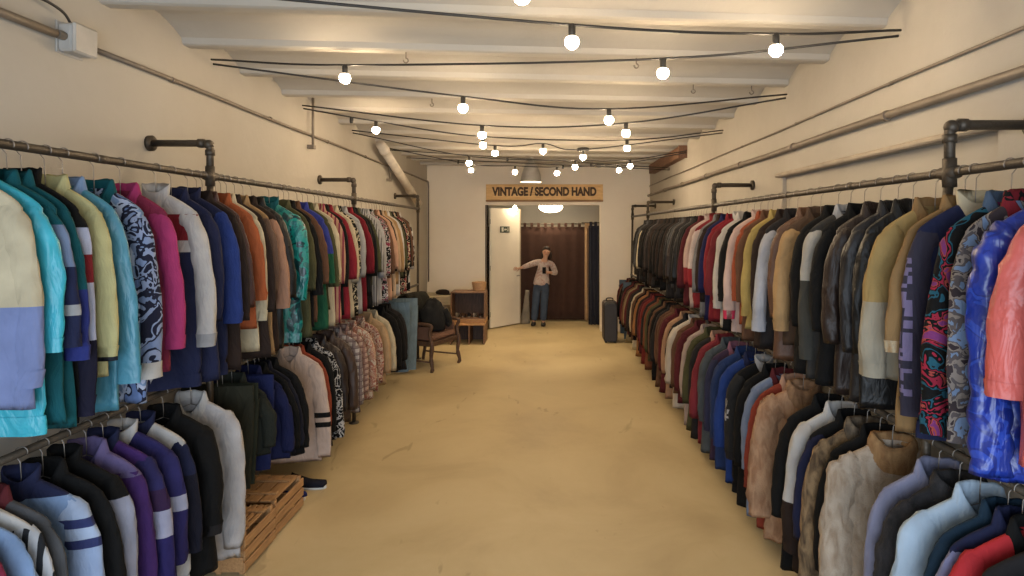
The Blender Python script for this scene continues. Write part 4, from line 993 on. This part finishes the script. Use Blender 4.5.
# hall lamps
LAMPM = simple('hall_lamp_glow', raw(.9, .85, .75), .4, emit=((1, .82, .55, 1), 14.0))
hlp = empty('globe_lamp', (.06, 13.0, 0)); tag(hlp, 'wide white glowing lampshade hanging behind the doorway top', 'lamp')
MB().lathe([(.0, 2.405), (.12, 2.415), (.21, 2.45), (.26, 2.51), (.25, 2.56), (.15, 2.60), (.02, 2.61)], (0, 0, 0), 24).build('lamp_shade', LAMPM, hlp, True)
MB().tube([(0, 0, 2.61), (0, 0, 2.9)], .006, 6).build('cord', BLACKPL, hlp, True)
hb = empty('light_bulb', (wx(515, 12.7), 12.7, 0)); tag(hb, 'bare bulb glowing at the doorway top above the white door', 'light bulb')
MB().lathe([(.0, 2.44), (.03, 2.447), (.045, 2.475), (.04, 2.505), (.02, 2.53), (.016, 2.55)], (0, 0, 0), 14).build('glass', simple('small_glow', raw(.9, .85, .7), .3, emit=((1, .8, .5, 1), 60.0)), hb, True)
MB().lathe([(.018, 2.545), (.02, 2.6), (.006, 2.61), (.006, 2.9)], (0, 0, 0), 12).build('socket', BLACKPL, hb, True)

# person: one skinned body, clothes slightly larger over the same joints
def skinned(name, V, E, rad, mat, parent, root=0, sub=2, shape=None):
    me = bpy.data.meshes.new(name); me.from_pydata(V, E, [])
    ob = bpy.data.objects.new(name, me); COL.objects.link(ob)
    md = ob.modifiers.new('skin', 'SKIN'); md.use_smooth_shade = True
    if not me.skin_vertices:
        bpy.context.view_layer.objects.active = ob
    for i, sv in enumerate(me.skin_vertices[0].data):
        r = rad[i]; sv.radius = r if isinstance(r, tuple) else (r, r); sv.use_root = (i == root)
    ss = ob.modifiers.new('sub', 'SUBSURF'); ss.levels = sub; ss.render_levels = sub
    dg = bpy.context.evaluated_depsgraph_get(); dg.update()
    m2 = bpy.data.meshes.new_from_object(ob.evaluated_get(dg)); bpy.data.objects.remove(ob)
    m2.materials.clear(); m2.materials.append(mat)
    m2.polygons.foreach_set('use_smooth', [True] * len(m2.polygons))
    if shape:
        for v in m2.vertices: v.co = shape(v.co)
    o = bpy.data.objects.new(name, m2); COL.objects.link(o); o.parent = parent
    return o
PY = 12.75
ps = empty('person', (0, PY, 0)); tag(ps, 'person in pale shirt and blue jeans holding the open white door', 'person')
SKIN = simple('skin', raw(.52, .30, .20), .55); 
def body_graph():
    V, E, Rr = [], [], []
    def v(p, r, prev=None):
        V.append(p); Rr.append(r); i = len(V) - 1
        if prev is not None: E.append((prev, i))
        return i
    pel = v((-.14, 0, .92), (.12, .085)); sp = v((-.12, 0, 1.08), (.11, .08), pel); cst = v((-.10, 0, 1.26), (.15, .10), sp); nb = v((-.07, 0, 1.39), (.075, .065), cst)
    nk = v((-.055, -.005, 1.44), .052, nb); jaw = v((-.045, -.02, 1.505), (.058, .066), nk); fc = v((-.035, -.018, 1.56), (.071, .088), jaw); cr = v((-.03, -.004, 1.605), (.066, .08), fc)
    nose = v((-.035, -.112, 1.545), .011, fc)
    for sx in (-1, 1): v((-.035 + sx * .082, .005, 1.55), .014, fc)
    def hand(w, d, side, up):
        d = Vector(d).normalized(); side = Vector(side).normalized(); w0 = Vector(V[w])
        palm = v(tuple(w0 + d * .05), (.036, .016), w); kn = v(tuple(w0 + d * .085), (.036, .013), palm)
        for k, (o, l) in enumerate(((-.03, .062), (-.01, .075), (.01, .07), (.03, .055))):
            a = v(tuple(w0 + d * .10 + side * o), .0085, kn); b = v(tuple(w0 + d * (.10 + l * .55) + side * o + Vector(up) * .012), .008, a); v(tuple(w0 + d * (.10 + l * .85) + side * o + Vector(up) * .035), .007, b)
        t = v(tuple(w0 + d * .055 - side * .045 + Vector(up) * .01), .0095, palm); v(tuple(w0 + d * .09 - side * .06 + Vector(up) * .03), .008, t)
    # reaching arm
    c1 = v((-.165, 0, 1.345), (.07, .065), cst); s1 = v((-.26, 0, 1.335), .058, c1); e1 = v((-.45, -.01, 1.265), .042, s1); w1 = v((-.575, -.03, 1.225), .028, e1); hand(w1, (-1, -.12, -.12), (0, .3, 1), (0, -1, 0))
    c2 = v((-.005, 0, 1.345), (.07, .065), cst); s2 = v((.075, 0, 1.315), .058, c2); e2 = v((.17, -.01, 1.10), .042, s2); w2 = v((.045, -.19, 1.14), .028, e2); hand(w2, (-1, -.25, .25), (0, .2, 1), (0, -1, .1))
    h1 = v((-.225, 0, .86), .09, pel); k1 = v((-.26, -.02, .48), .06, h1); a1 = v((-.30, .03, .09), .038, k1); v((-.315, -.10, .035), (.038, .024), a1)
    h2 = v((-.06, 0, .86), .09, pel); k2 = v((-.08, -.045, .48), .06, h2); a2 = v((-.10, -.01, .09), .038, k2); v((-.10, -.15, .035), (.038, .024), a2)
    return V, E, Rr
V_, E_, R_ = body_graph()
skinned('body', V_, E_, R_, SKIN, ps)
shirtV = [(-.14, 0, .83), (-.14, 0, .92), (-.12, 0, 1.08), (-.10, 0, 1.26), (-.07, 0, 1.40), (-.165, 0, 1.348), (-.26, 0, 1.335), (-.45, -.01, 1.267), (-.55, -.025, 1.235), (-.005, 0, 1.348), (.078, 0, 1.312), (.172, -.01, 1.10), (.07, -.165, 1.135)]
skinned('shirt', shirtV, [(0, 1), (1, 2), (2, 3), (3, 4), (3, 5), (5, 6), (6, 7), (7, 8), (3, 9), (9, 10), (10, 11), (11, 12)], [(.20, .15), (.19, .145), (.15, .115), (.165, .118), (.078, .075), (.088, .08), .074, .058, .045, (.088, .08), .074, .06, .046],
        cloth(('n', [(246, 222, 206), (240, 212, 196), (222, 184, 168)], 12)), ps)
skinned('jeans', [(-.135, 0, 1.0), (-.14, 0, .88), (-.225, 0, .82), (-.26, -.02, .48), (-.295, .025, .09), (-.06, 0, .82), (-.08, -.04, .48), (-.10, -.01, .09)], [(0, 1), (1, 2), (2, 3), (3, 4), (1, 5), (5, 6), (6, 7)],
        [(.15, .112), (.165, .118), .108, .085, .075, .108, .085, .075], cloth(('d', (84, 96, 114))), ps)
for p, q in (((-.30, .05, .045), (-.318, -.13, .04)), ((-.10, .015, .045), (-.10, -.18, .04))):
    m = MB(); rg = []
    for i in range(9):
        t = i / 8; c = Vector(p).lerp(Vector(q), t); w = .042 + .012 * math.sin(PI * t); h = .085 - .045 * t
        rg.append([(c.x + w * math.cos(2 * PI * j / 12), c.y, max(.002, .03 + (h if math.sin(2 * PI * j / 12) > 0 else .03) * math.sin(2 * PI * j / 12))) for j in range(12)])
    m.loft(rg, True, True); m.build('shoe', simple('black_shoe', raw(.015, .013, .012), .5), ps, True)
hm = MB(); hm.ball((-.034, .020, 1.555), .102, .106, .128, 24, 18, lambda d: 1.0 + .07 * noise.noise(d * 5) - (.42 if d.y < -.42 and d.z < .52 else 0))
for sx in (-1, 1): hm.ball((-.034 + sx * .083, .015, 1.49), .036, .06, .085, 14, 10, lambda d: 1 + .12 * noise.noise(d * 4))
hm.ball((-.034, .07, 1.49), .085, .045, .09, 14, 10, lambda d: 1 + .1 * noise.noise(d * 4))
hm.build('hair', simple('dark_hair', raw(.022, .010, .006), .7, bumps=(90, .6)), ps, True)
for sx in (-1, 1):
    MB().ball((-.035 + sx * .03, -.098, 1.567), .011, .008, .007, 10, 6).build('eye', simple('eye_dark', raw(.05, .035, .03), .3), ps, True)
mm_ = MB(); mm_.tube([(-.058, -.086, 1.512), (-.04, -.094, 1.509), (-.02, -.088, 1.512)], .005, 6); mm_.build('mouth', simple('lips', raw(.35, .12, .10), .5), ps, True)
ph = MB(); ph.box(-.040, .036, -.006, .006, -.07, .07, .005)
pho = ph.build('phone', simple('phone_black', raw(.012, .012, .014), .25), None); xf(pho, (-.078, PY - .278, 1.19), .3); tag(pho, 'small dark phone held in front of the chest of the person', 'phone')
bgm = MB(); rg = []
for i in range(12):
    t = i / 11; w = .11 - .07 * t ** .8; rg.append([((w + .012 * noise.noise(Vector((j, t * 6, 0)))) * math.cos(2 * PI * j / 16) + .05 * t, (w * .7 + .012 * noise.noise(Vector((j * .9, t * 5, 4)))) * math.sin(2 * PI * j / 16), .004 + .72 * t) for j in range(16)])
bgm.loft(rg, True, True)
bg = bgm.build('cloth_sack', cloth(('p', (176, 160, 138))), None, True); xf(bg, (wx(525, 13.0), 13.02, 0)); tag(bg, 'pale slumped cloth sack on the floor beside the door edge', 'sack')

# ------------------------------------------------------------------ armchair with heaped coats
fx, fy = (-1.43 + 1.73), (9.25 - 8.6)
cy_ = math.atan2(fy, fx) - PI / 2                        # local x = width along front, local -y = front
ac = empty('armchair', (-1.79, 9.0, 0), math.atan2(.65, .30)); tag(ac, 'dark carved wooden armchair piled with black coats', 'armchair')
W2 = .34
UPH = simple('brown_upholstery', raw(.14, .07, .045), .9, bumps=(120, .3))
for sx in (-1, 1):
    l = MB(); l.tube(bez([(sx * W2, -.30, .0), (sx * (W2 + .012), -.32, .06), (sx * W2, -.29, .2), (sx * (W2 + .005), -.31, .36), (sx * W2, -.30, .44)], 4), [.022, .024, .026, .03, .022, .026, .03, .032, .024, .028, .032, .034, .03, .03, .028, .028, .026], 10); l.build('leg', DARKW, ac, True)
    l = MB(); l.tube(bez([(sx * (W2 - .02), .34, 0), (sx * (W2 - .02), .30, .22), (sx * (W2 - .02), .28, .44)], 4), .024, 10); l.build('leg', DARKW, ac, True)
    a = MB(); a.tube(bez([(sx * W2, -.29, .42), (sx * (W2 + .01), -.27, .56), (sx * (W2 + .015), -.30, .66), (sx * (W2 + .01), -.16, .68), (sx * (W2 - .005), .1, .66), (sx * (W2 - .02), .27, .66)], 5), .026, 10); a.build('arm', DARKW, ac, True)
    MB().box(sx * (W2 - .035), sx * (W2 - .005), -.24, .24, .45, .635, .008).build('side_panel', UPH, ac)
    s = MB(); s.tube([(sx * W2, -.27, .14), (sx * (W2 - .02), .29, .14)], .013, 8); s.build('stretcher', DARKW, ac, True)
MB().box(-W2 + .005, W2 - .005, -.3, .27, .36, .43, .012).build('seat_frame', DARKW, ac)
MB().box(-W2 + .04, W2 - .04, -.3, .22, .432, .52, .035).build('seat_cushion', UPH, ac)
MB().box(-W2 + .03, W2 - .03, .225, .30, .45, .92, .03).build('backrest', UPH, ac)
t = MB(); t.tube(bez([(-W2 + .01, .27, .45), (-W2, .29, .88), (-W2 * .5, .30, .97), (0, .30, 1.0), (W2 * .5, .30, .97), (W2, .29, .88), (W2 - .01, .27, .45)], 5), .026, 10); t.build('back_frame', DARKW, ac, True)
def heap(name, label, loc, rx, ry, rz_, h, mat, seed, rot):
    m = MB(); m.ball((0, 0, 0), rx, ry, h, 26, 16, lambda d: 1 + .28 * noise.noise(d * 2.2 + Vector((seed, 0, 0))) + .12 * noise.noise(d * 6 + Vector((0, seed, 0))))
    m.v = [(x, y, max(z, -h * .55)) for x, y, z in m.v]
    e = empty(name, (loc[0], loc[1], loc[2] + h * .55), rot); tag(e, label, 'coat'); m.build('body', mat, e, True)
    s = MB(); s.tube(bez([(rx * .3, -ry * .8, h * .5), (rx * .5, -ry * 1.02, h * .1), (rx * .58, -ry * 1.06, -h * .18), (rx * .4, -ry * 1.0, -h * .28)], 4), [.05, .055, .055, .055, .052, .05, .05, .05, .048, .046, .045, .044, .042], 10); s.build('sleeve', mat, e, True)
    return e
BLK = cloth(('f', (14, 13, 13), (28, 26, 25)))
def chair_pt(x, y): 
    c, s = math.cos(ac.rotation_euler.z), math.sin(ac.rotation_euler.z); return ac.location.x + c * x - s * y, ac.location.y + s * x + c * y
p = chair_pt(.02, -.07); heap('heaped_coat', 'black fur coat heaped on the seat of the wooden armchair', (p[0], p[1], .54), .2, .19, 0, .29, BLK, 3, ac.rotation_euler.z)
p = chair_pt(-.02, .262); dq = empty('jacket', (p[0], p[1], 1.03), ac.rotation_euler.z); tag(dq, 'dark olive jacket thrown over the back of the wooden armchair', 'jacket', None)
m = MB(); rg = []
for i in range(15):
    x = -.24 + .48 * i / 14; ring = []
    for off in (0, .045):
        pr = [(-.085 - off, -.34 + .05 * noise.noise(Vector((x * 6, 1, 0)))), (-.085 - off, -.15), (-.075 - off * .9, -.02), (-.03 - off * .4, .012 + off), (.03 + off * .4, .012 + off), (.088 + off * .9, -.02), (.10 + off, -.15), (.105 + off, -.30 + .05 * noise.noise(Vector((x * 6, 7, 0))))]
        ring += [(x, y + .012 * noise.noise(Vector((x * 9, z * 5, off))), z + .015 * noise.noise(Vector((x * 7, 3, off)))) for y, z in (pr if off == 0 else pr[::-1])]
    rg.append(ring)
m.loft(rg, True, True); m.build('body', cloth(('p', (52, 48, 40))), dq, True)
s = MB(); s.tube(bez([(-.17, -.15, .03), (-.18, -.17, -.1), (-.16, -.165, -.26), (-.15, -.16, -.40)], 5), .042, 10); s.build('sleeve', cloth(('p', (52, 48, 40))), dq, True)


# low cream table, shelf, small things at the far wall
tb = empty('low_table', (-1.95, 11.55, 0)); tag(tb, 'low cream wooden side table against the far wall', 'table')
MB().box(-.42, .30, -.3, .3, .76, .80, .006).build('table_top', CREAMW, tb)
MB().box(-.39, .27, -.27, .27, .62, .758, .004).build('apron', CREAMW, tb)
for x in (-.38, .22):
    for y in (-.26, .22): MB().box(x, x + .05, y, y + .05, 0, .62, .004).build('leg', CREAMW, tb)
MB().box(-.33, .21, -.2, .2, .2, .225, .004).build('shelf', CREAMW, tb)
hat = empty('cap', (-2.02, 11.5, .80)); tag(hat, 'small dark flat cap lying on the low cream table', 'cap')
MB().lathe([(.0, .09), (.07, .088), (.12, .065), (.135, .035), (.12, .008), (.1, .002), (.0, .002)], (0, 0, 0), 20).build('crown', cloth(('p', (52, 40, 34))), hat, True)
MB().lathe([(.0, .0), (.09, .0), (.1, .006), (.09, .014), (.0, .014)], (.09, -.06, .002), 18).build('visor', cloth(('p', (52, 40, 34))), hat, True)
SX, SYY = wx(469, 10.9), 10.95
sf = empty('cube_shelf', (SX, SYY, 0)); tag(sf, 'brown wooden cube shelf with stepped base beside the doorway', 'shelf')
w, d, zb_, zt_ = .31, .22, .46, .90
MB().box(-w, w, -d, d, zt_, zt_ + .025, .004).build('top', MIDW, sf); MB().box(-w, w, -d, d, zb_ - .025, zb_, .004).build('bottom_board', MIDW, sf)
for sx in (-1, 1): MB().box(sx * w, sx * (w - .022), -d, d, zb_, zt_, .004).build('side_panel', MIDW, sf)
MB().box(-w + .022, w - .022, d - .015, d, zb_, zt_).build('back_panel', DARKW, sf)
MB().box(-w, w, -d - .12, d, .34, .365, .004).build('step_board', CRATE, sf)
MB().box(-w, w, -d - .02, d, .366, zb_ - .026, .004).build('riser', CRATE, sf)
for sx in (-1, .15, 1): MB().box(sx * w, sx * w - math.copysign(.025, sx), -d - .1, d, 0, .34, .004).build('upright', MIDW, sf)
MB().box(-w + .025, w - .025, d - .02, d - .005, .0, .34).build('plinth_back', DARKW, sf)
for i in range(5):
    shoe((SX - .21 + i * .105, SYY - .04, zb_ + .001), PI + R.uniform(-.1, .1), cloth(('p', [(196, 176, 150), (120, 84, 60), (60, 50, 46), (170, 150, 130), (86, 60, 48)][i])), simple('shoe_sole', raw(.2, .16, .12)),
         ['pale beige shoe at the low-table end of the cube shelf', 'brown shoe second in the cube shelf row', 'dark shoe in the middle of the cube shelf row', 'greyish shoe fourth in the cube shelf row', 'dark brown shoe at the doorway end of the cube shelf'][i], 'shoes in the cube shelf', .72)
bk = empty('basket', (wx(479, 10.95), 10.97, zt_ + .025)); tag(bk, 'tan wicker basket on top of the cube shelf', 'basket')
m = MB(); rg = []
for i in range(11):
    t = i / 10; r = .095 + .025 * t + (.004 if i % 2 else 0); rg.append([(r * 1.1 * math.cos(2 * PI * j / 24) * (1 + .02 * (-1) ** j), r * .8 * math.sin(2 * PI * j / 24) * (1 + .02 * (-1) ** j), .15 * t + .001) for j in range(24)])
rg += [[(x * .9, y * .9, z) for x, y, z in rg[-1]], [(x * .82, y * .82, .02) for x, y, z in rg[-1]]]
m.loft(rg, True, True); m.build('body', wood('wicker', raw(.30, .17, .08), raw(.48, .29, .15), 9, 0), bk, True)
m = MB(); m.tube([(.128 * math.cos(a), .093 * math.sin(a), .153) for a in [2 * PI * j / 24 for j in range(25)]], .009, 6); m.build('rim', wood('wicker', raw(.3, .17, .08), raw(.48, .29, .15)), bk, True)
# upright suitcase at the end of the other rack
su = empty('suitcase', (1.125, 10.95, 0)); tag(su, 'black upright suitcase standing beside the hanging jeans', 'suitcase')
def rrect(w, h, r, y, k=5):
    out = []
    for cx, cz, a0 in ((w - r, h - r, 0), (-w + r, h - r, PI / 2), (-w + r, -h + r, PI), (w - r, -h + r, 3 * PI / 2)):
        for i in range(k): a = a0 + PI / 2 * i / (k - 1); out.append((cx + r * math.cos(a), y, cz + r * math.sin(a) + h + .03))
    return out
CASE = simple('case_leather', raw(.018, .014, .012), .5, bumps=(80, .3))
MB().loft([rrect(.105, .335, .05, -.19), rrect(.125, .355, .06, -.175), rrect(.125, .355, .06, .175), rrect(.105, .335, .05, .19)], True, True).build('shell', CASE, su)
MB().tube(rrect(.127, .357, .06, 0) + [rrect(.127, .357, .06, 0)[0]], .008, 6).build('edge_trim', simple('case_trim', raw(.10, .06, .035), .5), su, True)
m = MB(); m.tube(bez([(-.06, 0, .74), (-.05, 0, .785), (.05, 0, .785), (.06, 0, .74)], 5), .011, 8); m.build('handle', CASE, su, True)
for x in (-.08, .08): MB().box(x - .02, x + .02, -.14, .14, 0, .032, .006).build('foot', BLACKPL, su)

# ------------------------------------------------------------------ light and camera
def area(name, loc, rot, sx, sy, power, col):
    l = bpy.data.lights.new(name, 'AREA'); l.shape = 'RECTANGLE'; l.size = sx; l.size_y = sy; l.energy = power; l.color = col
    o = bpy.data.objects.new(name, l); COL.objects.link(o); o.location = loc; o.rotation_euler = rot; return o
area('shopfront_daylight', (-.1, YB - .35, 1.45), (math.radians(90), 0, 0), 3.1, 2.6, 150, (.74, .86, 1.0))   # daylight through the open shop front
w = bpy.data.worlds.new('World'); sc.world = w; w.use_nodes = True
w.node_tree.nodes['Background'].inputs[0].default_value = (.65, .8, 1, 1); w.node_tree.nodes['Background'].inputs[1].default_value = .6
cd = bpy.data.cameras.new('Camera'); cam = bpy.data.objects.new('Camera', cd); COL.objects.link(cam)
cam.location = (0, 0, CZ); cam.rotation_euler = (PI / 2, 0, 0)
cd.sensor_width = 36; cd.lens = 36 * F / 1024; cd.shift_x = (512 - CX) / 1024; cd.shift_y = (CY - 288) / 1024
cd.clip_start = .05
sc.camera = cam
sc.view_settings.view_transform = 'Standard'; sc.view_settings.look = 'None'; sc.view_settings.gamma = 1; sc.view_settings.use_curve_mapping = False
sc.view_settings.exposure = 0.42
import collections
print('GARMENTS', len(ALLG), 'maxwords', max(len(o['label'].split()) for o in ALLG))
